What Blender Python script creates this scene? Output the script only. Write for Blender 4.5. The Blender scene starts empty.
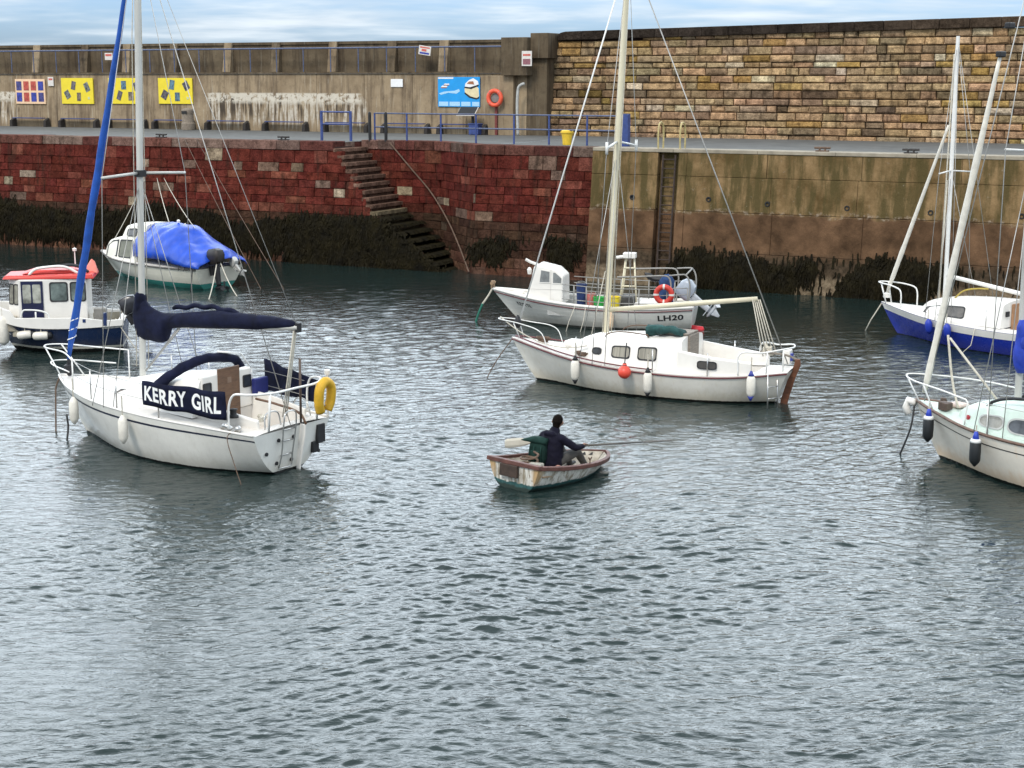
import bpy, math, random
import numpy as np
from mathutils import Vector, Matrix, noise as mnoise
R = random.Random(7)
sc = bpy.context.scene
COL = sc.collection
rad = math.radians

# ------------------------------------------------------------------ camera
F = 1560.0; CH = 6.8; PIT = math.atan(306 / 1560.0)
CP, SP = math.cos(PIT), math.sin(PIT)
cd = bpy.data.cameras.new('camera'); cam = bpy.data.objects.new('camera', cd); COL.objects.link(cam)
cam.location = (0, 0, CH); cam.rotation_euler = (math.pi / 2 - PIT, 0, 0)
cd.sensor_width = 36; cd.lens = F / 1024 * 36; cd.clip_end = 6000; cd.clip_start = .1
sc.camera = cam

def ground(px, py, z=0.0):
    a = (px - 512) / F; b = -(py - 384) / F
    d = Vector((a, CP + b * SP, -SP + b * CP))
    return Vector((0, 0, CH)) + d * ((z - CH) / d.z)

class Frame:
    """a local frame standing on the water: x forward, y left, z up"""
    def __init__(s, o, hx, hy):
        n = math.hypot(hx, hy); s.o = Vector((o[0], o[1], 0)); s.f = Vector((hx / n, hy / n, 0))
        s.l = Vector((-hy / n, hx / n, 0)); s.ang = math.atan2(hy, hx)
    def w(s, x, y, z): return s.o + s.f * x + s.l * y + Vector((0, 0, z))
    def at(s, px, py, c):
        a = (px - 512) / F; b = -(py - 384) / F
        d = Vector((a, CP + b * SP, -SP + b * CP))
        k = (c + s.o.dot(s.l)) / d.dot(s.l)
        q = d * k + Vector((0, 0, CH)) - s.o
        return Vector((q.dot(s.f), c, q.z))
def boat_frame(b, st):
    b = ground(*b); st = ground(*st); return Frame(st, b.x - st.x, b.y - st.y)
_a, _b, _m = ground(0, 244), ground(1015, 308), ground(512, 276)
WF = Frame(_m, _b.x - _a.x, _b.y - _a.y)       # quay frame: x along the wall, y away from the water

# ------------------------------------------------------------------ materials
def newmat(name):
    m = bpy.data.materials.new(name); m.use_nodes = True
    nt = m.node_tree; b = nt.nodes['Principled BSDF']
    return m, nt, b
def N(nt, t, **kw):
    n = nt.nodes.new(t)
    for k, v in kw.items():
        if k in n.inputs: n.inputs[k].default_value = v
        else: setattr(n, k, v)
    return n
def c4(c): return (c[0], c[1], c[2], 1)
def mulc(c, k): return tuple(min(1, x * k) for x in c)
def coords(nt, scale=(1, 1, 1), kind='Object'):
    tc = N(nt, 'ShaderNodeTexCoord'); mp = N(nt, 'ShaderNodeMapping'); mp.inputs['Scale'].default_value = scale
    nt.links.new(tc.outputs[kind], mp.inputs['Vector']); return mp.outputs['Vector']
def noise(nt, vec, scale, detail=6, rough=.6, dist=0):
    n = N(nt, 'ShaderNodeTexNoise', Scale=scale, Detail=detail, Roughness=rough, Distortion=dist)
    nt.links.new(vec, n.inputs['Vector']); return n.outputs['Fac']
def maprange(nt, val, a, b, c=0., d=1., smooth=False):
    n = N(nt, 'ShaderNodeMapRange'); n.inputs[1].default_value = a; n.inputs[2].default_value = b
    n.inputs[3].default_value = c; n.inputs[4].default_value = d
    if smooth: n.interpolation_type = 'SMOOTHSTEP'
    nt.links.new(val, n.inputs[0]); return n.outputs[0]
def mix(nt, fac, a, b, blend='MIX'):
    n = N(nt, 'ShaderNodeMix', data_type='RGBA', blend_type=blend)
    for i, v in ((0, fac), (6, a), (7, b)):
        if isinstance(v, (int, float)): n.inputs[i].default_value = v
        elif isinstance(v, tuple): n.inputs[i].default_value = c4(v)
        else: nt.links.new(v, n.inputs[i])
    return n.outputs[2]
def math_(nt, op, a, b=None):
    n = N(nt, 'ShaderNodeMath', operation=op)
    for i, v in ((0, a), (1, b)):
        if v is None: continue
        if isinstance(v, (int, float)): n.inputs[i].default_value = v
        else: nt.links.new(v, n.inputs[i])
    return n.outputs[0]
def bump(nt, b, val, strength, dist=.01):
    n = N(nt, 'ShaderNodeBump', Strength=strength, Distance=dist)
    nt.links.new(val, n.inputs['Height']); nt.links.new(n.outputs[0], b.inputs['Normal'])

def M(name, col, rough=.5, var=.18, scale=7, bmp=0.0, metal=0., stretch=(1, 1, 1), col2=None, fine=0., coat=0., spec=.5):
    m, nt, b = newmat(name)
    v = coords(nt, stretch); n = noise(nt, v, scale)
    f = maprange(nt, n, .3, .7)
    c = mix(nt, f, mulc(col, 1 - var), col2 if col2 else mulc(col, 1 + var))
    nt.links.new(c, b.inputs['Base Color'])
    b.inputs['Roughness'].default_value = rough; b.inputs['Metallic'].default_value = metal
    b.inputs['Coat Weight'].default_value = coat; b.inputs['Specular IOR Level'].default_value = spec
    if bmp:
        n2 = noise(nt, v, scale * 4); bump(nt, b, n2, bmp, .01)
    return m

def creased(m, scale=3., strength=.6, dist=.05, stretch=(1, 1, 1)):
    """sharp folds for canvas and tarpaulin"""
    nt = m.node_tree; b = nt.nodes['Principled BSDF']; v = coords(nt, stretch)
    n = N(nt, 'ShaderNodeTexNoise', Scale=scale, Detail=3, Roughness=.5, Distortion=.8); n.noise_type = 'RIDGED_MULTIFRACTAL'; nt.links.new(v, n.inputs['Vector'])
    bump(nt, b, n.outputs['Fac'], strength, dist); return m
def M_hull(name, col, low, wl=.03, boot=None, boot_h=.0, grime=(.30, .24, .14), gr=.45, stains=None, rough=.2, planks=0):
    """painted / gelcoat hull: bottom paint below a wavering line, waterline scum, faint run marks"""
    m, nt, b = newmat(name)
    tc = N(nt, 'ShaderNodeTexCoord'); sp = N(nt, 'ShaderNodeSeparateXYZ'); nt.links.new(tc.outputs['Object'], sp.inputs[0])
    z = sp.outputs[2]
    v = coords(nt, (1, 1, 1)); vs = coords(nt, (5, 5, .45))
    n1 = noise(nt, v, 2.2); n2 = noise(nt, vs, 2.0, 7, .65); n3 = noise(nt, v, 14)
    c = mix(nt, maprange(nt, n1, .3, .7), mulc(col, .9), mulc(col, 1.06))
    # run marks
    c = mix(nt, maprange(nt, n2, .55, .78, 0, gr * .7), c, mulc(grime, 1.3))
    # scum just over the waterline
    zz = math_(nt, 'ADD', z, maprange(nt, n2, .3, .7, -.09, .09))
    c = mix(nt, maprange(nt, zz, wl + .32, wl + .02, 0, gr, True), c, grime)
    if stains:
        s = noise(nt, v, 3.1, 8, .7); s2 = maprange(nt, s, .56, .64)
        c = mix(nt, s2, c, stains)
    zl = math_(nt, 'ADD', z, maprange(nt, n3, .3, .7, -.006, .006))
    if boot:
        c = mix(nt, maprange(nt, zl, wl + boot_h + .004, wl + boot_h - .004), c, mix(nt, n3, mulc(boot, .8), mulc(boot, 1.2)))
    c = mix(nt, maprange(nt, zl, wl + .006, wl - .006), c, mix(nt, n3, mulc(low, .6), mulc(low, 1.3)))
    nt.links.new(c, b.inputs['Base Color']); b.inputs['Roughness'].default_value = rough
    nt.links.new(maprange(nt, n1, .3, .7, rough * .8, rough * 1.4), b.inputs['Roughness'])
    if planks:
        w = N(nt, 'ShaderNodeTexWave', Scale=planks, Distortion=0.15, bands_direction='Z', wave_profile='SAW')
        nt.links.new(v, w.inputs['Vector']); bump(nt, b, w.outputs['Fac'], .6, .02)
    else:
        bump(nt, b, n1, .08, .02)
    return m

def M_stone(name, rough=.9, wet=0):
    """per-stone colour (attribute) x grain, lichen and water streaks"""
    m, nt, b = newmat(name)
    at = N(nt, 'ShaderNodeAttribute', attribute_name='stone')
    v = coords(nt, (1, 1, 1)); vs = coords(nt, (3, 3, .35))
    n1 = noise(nt, v, 3.5, 8, .7); n2 = noise(nt, v, 22, 6, .7); n3 = noise(nt, vs, 1.3, 6, .6)
    c = mix(nt, maprange(nt, n1, .32, .68), mix(nt, 1., at.outputs['Color'], (.40, .37, .35), 'MULTIPLY'), mix(nt, 1., at.outputs['Color'], (1.5, 1.45, 1.4), 'MULTIPLY'))
    c = mix(nt, maprange(nt, n2, .42, .66, 0, .75), c, mix(nt, 1., c, (.34, .32, .30), 'MULTIPLY'))
    c = mix(nt, maprange(nt, n3, .53, .68, 0, .6), c, (.030, .022, .016))
    nt.links.new(c, b.inputs['Base Color']); b.inputs['Roughness'].default_value = rough
    b.inputs['Specular IOR Level'].default_value = .04
    bump(nt, b, math_(nt, 'ADD', n2, math_(nt, 'MULTIPLY', n1, 2.)), 1., .05)
    return m

# ------------------------------------------------------------------ mesh builder
class MB:
    def __init__(s): s.v = []; s.f = []; s.c = []; s.cur = None
    def _add(s, vs, fs):
        o = len(s.v); s.v += [tuple(p) for p in vs]
        for f in fs:
            s.f.append([i + o for i in f]); s.c.append(s.cur)
        return s
    def box(s, x0, x1, y0, y1, z0, z1, T=None):
        vs = [Vector(p) for p in ((x0, y0, z0), (x1, y0, z0), (x1, y1, z0), (x0, y1, z0), (x0, y0, z1), (x1, y0, z1), (x1, y1, z1), (x0, y1, z1))]
        if T: vs = [T @ p for p in vs]
        return s._add(vs, [(0, 3, 2, 1), (4, 5, 6, 7), (0, 1, 5, 4), (1, 2, 6, 5), (2, 3, 7, 6), (3, 0, 4, 7)])
    def hexa(s, b, t):
        """8 corner block, b and t are 4 points each, counter-clockwise seen from above"""
        return s._add(list(b) + list(t), [(0, 3, 2, 1), (4, 5, 6, 7), (0, 1, 5, 4), (1, 2, 6, 5), (2, 3, 7, 6), (3, 0, 4, 7)])
    def loft(s, rings, closed=True, cap0=True, cap1=True):
        n = len(rings[0]); vs = [p for r in rings for p in r]; fs = []
        for i in range(len(rings) - 1):
            for j in range(n if closed else n - 1):
                k = (j + 1) % n
                fs.append((i * n + j, i * n + k, (i + 1) * n + k, (i + 1) * n + j))
        if cap0: fs.append(tuple(reversed(range(n))))
        if cap1: fs.append(tuple(range((len(rings) - 1) * n, len(rings) * n)))
        return s._add(vs, fs)
    def tube(s, path, r, seg=8, closed=False, flat=1.0):
        P = [Vector(p) for p in path]; n = len(P)
        rr = r if isinstance(r, (list, tuple)) else [r] * n
        if len(rr) != n: rr = [rr[0] + (rr[-1] - rr[0]) * i / (n - 1) for i in range(n)]
        rings = []; up = None
        for i in range(n):
            if closed: d = P[(i + 1) % n] - P[i - 1]
            else: d = P[min(i + 1, n - 1)] - P[max(i - 1, 0)]
            d.normalize()
            if up is None:
                up = Vector((0, 0, 1)) if abs(d.z) < .9 else Vector((1, 0, 0))
            a = d.cross(up)
            if a.length < 1e-4: a = d.cross(Vector((.3, 1, .2)))
            a.normalize(); b = a.cross(d); b.normalize(); up = b
            rings.append([P[i] + (a * math.cos(2 * math.pi * k / seg) + b * math.sin(2 * math.pi * k / seg) * flat) * rr[i] for k in range(seg)])
        if closed:
            rings.append(rings[0]); return s.loft(rings, True, False, False)
        return s.loft(rings)
    def lathe(s, prof, seg=16, T=None):
        """prof: list of (r, z) from bottom to top about the z axis"""
        T = T or Matrix.Identity(4)
        rings = [[T @ Vector((max(r, 1e-4) * math.cos(2 * math.pi * k / seg), max(r, 1e-4) * math.sin(2 * math.pi * k / seg), z)) for k in range(seg)] for r, z in prof]
        return s.loft(rings)
    def prism(s, outline, fn0, fn1):
        """outline of 2D points; fn0 / fn1 map a point to the lower / upper face"""
        n = len(outline); a = [fn0(*q) for q in outline]; b = [fn1(*q) for q in outline]
        fs = [(i, (i + 1) % n, n + (i + 1) % n, n + i) for i in range(n)]
        fs.append(tuple(reversed(range(n)))); fs.append(tuple(range(n, 2 * n)))
        return s._add(a + b, fs)
    def grid(s, G, flip=False):
        n = len(G[0]); fs = []
        for i in range(len(G) - 1):
            for j in range(n - 1):
                q = (i * n + j, i * n + j + 1, (i + 1) * n + j + 1, (i + 1) * n + j)
                fs.append(q[::-1] if flip else q)
        return s._add([p for r in G for p in r], fs)
    def build(s, name, mat, parent=None, off=(0, 0, 0), smooth=False, bevel=0, solid=0, fixn=True, auto=None):
        me = bpy.data.meshes.new(name)
        ox, oy, oz = off
        me.from_pydata([(p[0] - ox, p[1] - oy, p[2] - oz) for p in s.v], [], s.f)
        if any(c is not None for c in s.c):
            at = me.attributes.new('stone', 'FLOAT_COLOR', 'CORNER'); k = 0
            buf = []
            for f, c in zip(s.f, s.c):
                c = c or (.2, .2, .2); buf += [c[0], c[1], c[2], 1.] * len(f)
            at.data.foreach_set('color', buf)
        if fixn:
            import bmesh
            bm = bmesh.new(); bm.from_mesh(me); bmesh.ops.recalc_face_normals(bm, faces=bm.faces); bm.to_mesh(me); bm.free()
        me.materials.append(mat)
        if smooth:
            me.polygons.foreach_set('use_smooth', [True] * len(me.polygons))
            if auto:
                me.set_sharp_from_angle(angle=rad(auto))
        o = bpy.data.objects.new(name, me); COL.objects.link(o)
        if parent: o.parent = parent
        if solid:
            md = o.modifiers.new('Solid', 'SOLIDIFY'); md.thickness = solid; md.offset = 0
        if bevel:
            md = o.modifiers.new('Bevel', 'BEVEL'); md.width = bevel; md.segments = 2; md.limit_method = 'ANGLE'; md.harden_normals = False
        return o

def tag(o, label, cat, group=None, kind=None):
    if label: o['label'] = label
    if cat: o['category'] = cat
    if group: o['group'] = group
    if kind: o['kind'] = kind
    return o
def thing(name, label, cat, fr, p, group=None, rot=0.):
    o = bpy.data.objects.new(name, None); COL.objects.link(o); o.empty_display_size = .2
    o.location = fr.w(*p); o.rotation_euler = (0, 0, fr.ang + rot)
    return tag(o, label, cat, group)
def place(o, fr, p, rot=0.):
    o.location = fr.w(*p); o.rotation_euler = (0, 0, fr.ang + rot); return o
def dup(root, fr, p, label=None, rot=0.):
    r = root.copy(); COL.objects.link(r); place(r, fr, p, rot)
    if label: r['label'] = label
    for ch in list(root.children):
        c = ch.copy(); COL.objects.link(c); c.parent = r
        for g in list(ch.children):
            d = g.copy(); COL.objects.link(d); d.parent = c
    return r
def structure(mb, name, mat, fr=None, smooth=False, **kw):
    o = mb.build(name, mat, None, smooth=smooth, **kw)
    if fr: place(o, fr, (0, 0, 0))
    o['kind'] = 'structure'; return o

def curve(keys, t):
    """smooth interpolation through (t, value) keys"""
    n = len(keys)
    if t <= keys[0][0]: return keys[0][1]
    if t >= keys[-1][0]: return keys[-1][1]
    for i in range(n - 1):
        if t <= keys[i + 1][0]: break
    (t0, a), (t1, b) = keys[i], keys[i + 1]
    h = t1 - t0
    def slope(k):
        if k == 0: return (keys[1][1] - keys[0][1]) / (keys[1][0] - keys[0][0])
        if k == n - 1: return (keys[-1][1] - keys[-2][1]) / (keys[-1][0] - keys[-2][0])
        s0 = (keys[k][1] - keys[k - 1][1]) / (keys[k][0] - keys[k - 1][0]); s1 = (keys[k + 1][1] - keys[k][1]) / (keys[k + 1][0] - keys[k][0])
        return 0 if s0 * s1 < 0 else (s0 + s1) / 2
    u = (t - t0) / h; m0, m1 = slope(i) * h, slope(i + 1) * h
    return (2 * u**3 - 3 * u**2 + 1) * a + (u**3 - 2 * u**2 + u) * m0 + (-2 * u**3 + 3 * u**2) * b + (u**3 - u**2) * m1
def lerp(a, b, u): return a + (b - a) * u
def smooth_path(pts, n=24):
    P = [Vector(p) for p in pts]; out = []
    ks = [0.]
    for i in range(1, len(P)): ks.append(ks[-1] + max((P[i] - P[i - 1]).length, 1e-5))
    for i in range(n + 1):
        t = ks[-1] * i / n
        out.append(Vector([curve([(k, p[j]) for k, p in zip(ks, P)], t) for j in range(3)]))
    return out
def sag(a, b, drop, n=14):
    a, b = Vector(a), Vector(b)
    return [a.lerp(b, i / n) - Vector((0, 0, drop * 4 * (i / n) * (1 - i / n))) for i in range(n + 1)]
def rrect(u0, v0, u1, v1, ru, rv, n=5):
    o = []
    for cx, cy, a0 in ((u1 - ru, v1 - rv, 0), (u0 + ru, v1 - rv, 90), (u0 + ru, v0 + rv, 180), (u1 - ru, v0 + rv, 270)):
        for k in range(n + 1):
            a = rad(a0 + 90 * k / n); o.append((cx + ru * math.cos(a), cy + rv * math.sin(a)))
    return o
def surf_off(S, u, v, d, out):
    e = 1e-3; p = S(u, v); n = (S(u + e, v) - S(u - e, v)).cross(S(u, v + e) - S(u, v - e))
    n.normalize()
    if n.dot(out) < 0: n = -n
    return p + n * d
def panel(mb, S, outline, out, off=.0, thick=.01):
    out = Vector(out)
    mb.prism(outline, lambda u, v: surf_off(S, u, v, off, out), lambda u, v: surf_off(S, u, v, off + thick, out)); return mb
def ring(mb, S, outline, grow_u, grow_v, out, off=0., thick=.015):
    """a frame round an outline"""
    out = Vector(out); n = len(outline)
    cu = sum(q[0] for q in outline) / n; cv = sum(q[1] for q in outline) / n
    big = [(u + (grow_u if u > cu else -grow_u), v + (grow_v if v > cv else -grow_v)) for u, v in outline]
    vs = []
    for pts, d in ((outline, off + thick), (big, off + thick), (big, off), (outline, off)):
        vs += [surf_off(S, u, v, d, out) for u, v in pts]
    fs = []
    for k in range(4):
        for i in range(n):
            j = (i + 1) % n; k2 = (k + 1) % 4
            fs.append((k * n + i, k * n + j, k2 * n + j, k2 * n + i))
    return mb._add(vs, fs)
def text_flat(body, w, h, bold=.012, space=1.0):
    """lettering as flat faces, fitted in a w x h box whose lower left corner is 0,0"""
    cu = bpy.data.curves.new('lettering', 'FONT'); cu.body = body; cu.offset = bold; cu.space_character = space
    cu.resolution_u = 4
    o = bpy.data.objects.new('lettering', cu); COL.objects.link(o)
    dg = bpy.context.evaluated_depsgraph_get(); dg.update()
    me = bpy.data.meshes.new_from_object(o.evaluated_get(dg))
    vs = [v.co.copy() for v in me.vertices]; fs = [list(p.vertices) for p in me.polygons]
    COL.objects.unlink(o); bpy.data.objects.remove(o); bpy.data.meshes.remove(me)
    x0 = min(v.x for v in vs); x1 = max(v.x for v in vs); y0 = min(v.y for v in vs); y1 = max(v.y for v in vs)
    return [((v.x - x0) / (x1 - x0) * w, (v.y - y0) / (y1 - y0) * h) for v in vs], fs
def lettering(name, mat, parent, body, S, u0, v0, w, h, out, off=.004, bold=.012, flip=False, space=1.0):
    vs, fs = text_flat(body, w, h, bold, space); out = Vector(out)
    mb = MB(); mb._add([surf_off(S, u0 + (-x if flip else x), v0 + y, off, out) for x, y in vs], fs)
    return mb.build(name, mat, parent)
# ------------------------------------------------------------------ light: bright overcast day
SUN_EL, SUN_AZ = rad(48), rad(205)             # azimuth clockwise from +Y
w = bpy.data.worlds.new('World'); sc.world = w; w.use_nodes = True
nt = w.node_tree; bg = nt.nodes['Background']
sky = N(nt, 'ShaderNodeTexSky', sky_type='NISHITA', sun_disc=False, sun_elevation=SUN_EL, sun_rotation=SUN_AZ, air_density=1.0, dust_density=1.2, ozone_density=1.5)
tc = N(nt, 'ShaderNodeTexCoord'); sp = N(nt, 'ShaderNodeSeparateXYZ'); nt.links.new(tc.outputs['Generated'], sp.inputs[0])
zz = math_(nt, 'ADD', math_(nt, 'MAXIMUM', sp.outputs[2], 0.), .10)
cx = math_(nt, 'DIVIDE', sp.outputs[0], zz); cy = math_(nt, 'DIVIDE', sp.outputs[1], zz)
cb = N(nt, 'ShaderNodeCombineXYZ'); nt.links.new(cx, cb.inputs[0]); nt.links.new(cy, cb.inputs[1])
mp = N(nt, 'ShaderNodeMapping'); mp.inputs['Scale'].default_value = (.75, .9, 1); mp.inputs['Location'].default_value = (1.9, .4, 0); nt.links.new(cb.outputs[0], mp.inputs[0])
n1 = noise(nt, mp.outputs[0], .8, 5, .5, .3); n2 = noise(nt, mp.outputs[0], 2.3, 4, .5, .2)
cov = maprange(nt, sp.outputs[2], 0.0, .25, -.08, .22)
mask = maprange(nt, math_(nt, 'ADD', math_(nt, 'ADD', math_(nt, 'MULTIPLY', n1, .62), math_(nt, 'MULTIPLY', n2, .38)), cov), .37, .60, 0, .96, True)
ccol = mix(nt, maprange(nt, n2, .3, .7), (5.9, 6.7, 7.5), (7.7, 8.5, 9.1))
up_ = math_(nt, 'MULTIPLY', maprange(nt, sp.outputs[2], .05, .32, 0, 1, True), maprange(nt, sp.outputs[2], .40, .75, 1, .15, True))   # bright band added to the clouds out of view, to brighten the water reflections
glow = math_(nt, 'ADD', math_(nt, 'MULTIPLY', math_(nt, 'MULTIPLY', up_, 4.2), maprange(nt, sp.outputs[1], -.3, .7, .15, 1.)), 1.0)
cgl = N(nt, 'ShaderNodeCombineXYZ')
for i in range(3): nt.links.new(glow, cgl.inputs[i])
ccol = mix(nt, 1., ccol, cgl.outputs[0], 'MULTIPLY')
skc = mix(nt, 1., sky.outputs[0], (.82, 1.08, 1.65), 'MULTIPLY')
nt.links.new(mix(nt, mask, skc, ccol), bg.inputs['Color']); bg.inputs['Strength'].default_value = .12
ld = bpy.data.lights.new('sun', 'SUN'); ld.energy = 2.3; ld.angle = rad(14); ld.color = (1, .94, .85)
lo = bpy.data.objects.new('sun', ld); COL.objects.link(lo)
sd = Vector((math.sin(SUN_AZ) * math.cos(SUN_EL), math.cos(SUN_AZ) * math.cos(SUN_EL), math.sin(SUN_EL)))
lo.rotation_euler = sd.to_track_quat('Z', 'Y').to_euler(); lo.location = sd * 60
vs = sc.view_settings; vs.view_transform = 'Standard'; vs.look = 'None'; vs.exposure = 0.0; vs.gamma = 1; vs.use_curve_mapping = False
sc.display_settings.display_device = 'sRGB'

# ------------------------------------------------------------------ water: one sheet to the horizon, real waves near by
def make_water():
    rng = np.random.default_rng(5)
    ds = [4., 8., 11.]; d = 13.
    while d < 72: ds.append(d); d += max(.024, d * d / (F * CH) * .60)
    ds += [80, 100, 160, 400, 1500, 4000]
    ds = np.array(ds)
    tn = np.concatenate([[-40, -12, -4, -1.6, -.9], np.linspace(-.47, .47, 980), [.9, 1.6, 4, 12, 40]])
    D, T = np.meshgrid(ds, tn, indexing='ij'); X = D * T; Y = D.copy()
    wx = .25 * np.sin(.55 * X + .31 * Y + 1) + .22 * np.sin(.9 * Y - .4 * X); wy = .25 * np.sin(.47 * Y - .6 * X + 2) + .2 * np.sin(1.1 * X + .3 * Y)
    Xw, Yw = X + wx, Y + wy
    Z = np.zeros_like(X); DX = np.zeros_like(X); DY = np.zeros_like(X)
    fade = np.clip((72 - Y) / 10, 0, 1) * np.clip((.47 - np.abs(T)) / .03, 0, 1) * np.clip((Y - 11) / 3, 0, 1)
    rowstep = np.maximum(.024, D * D / (F * CH) * .60)
    gust = .78 + .30 * np.sin(.23 * X + .35 * Y + .6) * np.sin(.31 * Y - .17 * X + 1.2) + .14 * np.sin(.8 * X - .6 * Y) - .22 * np.clip(np.sin(.11 * X + .19 * Y + 2.) * np.sin(.16 * X - .07 * Y + .5), 0, 1)
    main = rad(100)                            # direction the ripples travel
    for i in range(170):
        lam = .11 * (1.7 / .11) ** rng.random()
        th = main + rng.normal(0, .5); k = 2 * math.pi / lam
        slope = .034 * math.exp(-.5 * (math.log(lam / .15) / .95) ** 2)
        ph = rng.random() * 6.283
        arg = k * (math.cos(th) * Xw + math.sin(th) * Yw) + ph
        s = np.sin(arg); hz = .9 * slope / k * np.cos(arg)       # trochoidal, sharper crests
        att = np.clip((lam / rowstep - 1.9) / 1.6, 0, 1)
        Z += slope / k * s * att; DX += hz * att * math.cos(th); DY += hz * att * math.sin(th)
    Z *= fade * gust; X = X + DX * fade * gust; Y = Y + DY * fade * gust
    nr, nc = X.shape
    me = bpy.data.meshes.new('water')
    co = np.stack([X, Y, Z], -1).reshape(-1, 3).astype(np.float32)
    idx = np.arange(nr * nc).reshape(nr, nc)
    q = np.stack([idx[:-1, :-1], idx[:-1, 1:], idx[1:, 1:], idx[1:, :-1]], -1).reshape(-1, 4)
    me.vertices.add(len(co)); me.vertices.foreach_set('co', co.ravel())
    me.loops.add(q.size); me.loops.foreach_set('vertex_index', q.ravel().astype(np.int32))
    me.polygons.add(len(q)); me.polygons.foreach_set('loop_start', np.arange(0, q.size, 4, dtype=np.int32))
    me.polygons.foreach_set('use_smooth', np.ones(len(q), bool))
    me.update(calc_edges=True)
    m, nt, b = newmat('sea_water')
    v = coords(nt, (1, 1, 1))
    n1 = noise(nt, v, .25, 3); 
    nt.links.new(mix(nt, n1, (.008, .017, .016), (.014, .026, .024)), b.inputs['Base Color'])
    b.inputs['Roughness'].default_value = .045; b.inputs['IOR'].default_value = 1.38
    vr = coords(nt, (2.6, 6.5, 1)); vr2 = coords(nt, (7., 15., 1))
    h = math_(nt, 'ADD', noise(nt, vr, 1., 4, .6, .5), math_(nt, 'MULTIPLY', noise(nt, vr2, 1., 2, .5, .3), .3))
    bump(nt, b, h, .36, .05)
    me.materials.append(m)
    o = bpy.data.objects.new('water', me); COL.objects.link(o); o['kind'] = 'structure'
make_water()

# ------------------------------------------------------------------ quay
BAT = .5 / 4.5
def batter(z): return BAT * z
m_red = M_stone('red_sandstone'); m_tan = M_stone('tan_sandstone'); m_dark = M('dark_mortar', (.05, .024, .018), .95)
S_L, S_R = -36., 27.
ST0, ST1, ST2 = -7.6, -3.0, -1.6               # stair: top, foot, end of the recess (along the wall)
STD = 1.9                                      # depth of the recess
SPL = -4.2
def recess(x, z=4.5):
    if x < SPL: return .5 + STD
    u = min(1, (x - SPL) / (ST2 - SPL)); return lerp(.5 + STD, batter(z), u)
STEPS = []
_x = ST0
for i in range(18): STEPS.append((_x, _x + (.188 if i < 11 else .36), 4.5 - .25 * (i + 1))); _x = STEPS[-1][1]
def step_top(x):
    if x <= ST0 or x >= ST2: return 99
    for a, b, z in STEPS:
        if a <= x < b: return z
    return -1.
def stones(mb, x0, x1, courses, plane, colour, wmin, wmax, gap=.02, inset=.018, rough=.03, keep=None, thick=.24, face=.022, wob=.012):
    """coursed masonry, every stone a bevelled block; plane(x, z) gives the y of the wall face"""
    for z0, z1 in courses:
        x = x0 - R.random() * wmin
        while x < x1:
            wd = R.uniform(wmin, wmax) * (1.3 if R.random() < .15 else 1)
            a, b = max(x, x0), min(x + wd, x1); x += wd
            if b - a < .08: continue
            subs = [(a, b)]
            if keep:
                k = 24; seg = []; cur = None
                for i in range(k):
                    q = a + (b - a) * (i + .5) / k
                    if keep(q, (z0 + z1) / 2):
                        if cur is None: cur = [a + (b - a) * i / k, 0]
                        cur[1] = a + (b - a) * (i + 1) / k
                    elif cur: seg.append(cur); cur = None
                if cur: seg.append(cur)
                subs = [s for s in seg if s[1] - s[0] > .06]
            for a, b in subs:
                mb.cur = colour((a + b) / 2, (z0 + z1) / 2)
                pr = R.uniform(-rough, rough); g = gap / 2
                j = lambda s=wob: R.uniform(-s, s)
                o = [(a + g, z0 + g), (b - g, z0 + g), (b - g, z1 - g), (a + g, z1 - g)]
                i_ = [(a + g + inset + j(), z0 + g + inset + j()), (b - g - inset + j(), z0 + g + inset + j()), (b - g - inset + j(), z1 - g - inset + j()), (a + g + inset + j(), z1 - g - inset + j())]
                bk = [(px, plane(px, pz) + thick, pz) for px, pz in o]
                md = [(px, plane(px, pz) - pr, pz) for px, pz in o]
                fr = [(px, plane(px, pz) - pr - face + j(.01), pz) for px, pz in i_]
                vs = bk + md + fr
                fs = [(8, 9, 10, 11)]
                for p in (0, 4):
                    for q in range(4):
                        r = (q + 1) % 4; fs.append((p + q, p + r, p + 4 + r, p + 4 + q))
                mb._add(vs, fs)
    mb.cur = None
def make_courses(z0, z1, lo, hi):
    out = []; z = z0
    while z < z1 - .05:
        h = R.uniform(lo, hi)
        if z1 - z - h < lo * .7: h = z1 - z
        out.append((z, z + h)); z += h
    return out
def jit(c, k=.06): return tuple(x * R.uniform(1 - k, 1 + k) for x in c)
def red_col(x, z):
    r = R.random()
    if r < .80: c = mulc(jit((.140, .033, .025)), R.uniform(.78, 1.2))
    elif r < .92: c = mulc(jit((.22, .075, .052)), R.uniform(.8, 1.2))
    elif r < .97: c = mulc(jit((.22, .15, .115)), R.uniform(.8, 1.2))
    else: c = mulc(jit((.42, .34, .25)), R.uniform(.8, 1.2))
    if z < 2.1:                                 # tidal zone: silt and algae
        k = min(1, (2.1 - z) / .35); g = mulc(jit((.060, .040, .027)), R.uniform(.75, 1.25))
        if z < .5: g = mulc(jit((.13, .075, .05)), R.uniform(.8, 1.25))
        c = tuple(lerp(p, q, k * .85) for p, q in zip(c, g))
    return c
crs = make_courses(-.35, 4.16, .27, .41)
rw = thing('harbour_wall', 'red sandstone block harbour wall with weed at its foot and steps cut in', 'wall', WF, (-10, 0, 0))
OFF = (-10, 0, 0)
mb = MB(); pl = lambda x, z: batter(z) + .02 * math.sin(x * .9 + z)
stones(mb, S_L, 2.92, crs, pl, red_col, .38, .95, gap=.012, inset=.012, rough=.022, keep=lambda x, z: z < step_top(x) or x < ST0 or x > ST2)
mb.build('stone_face', m_red, rw, OFF)
mb = MB()                                      # mortar and core behind the face
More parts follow.
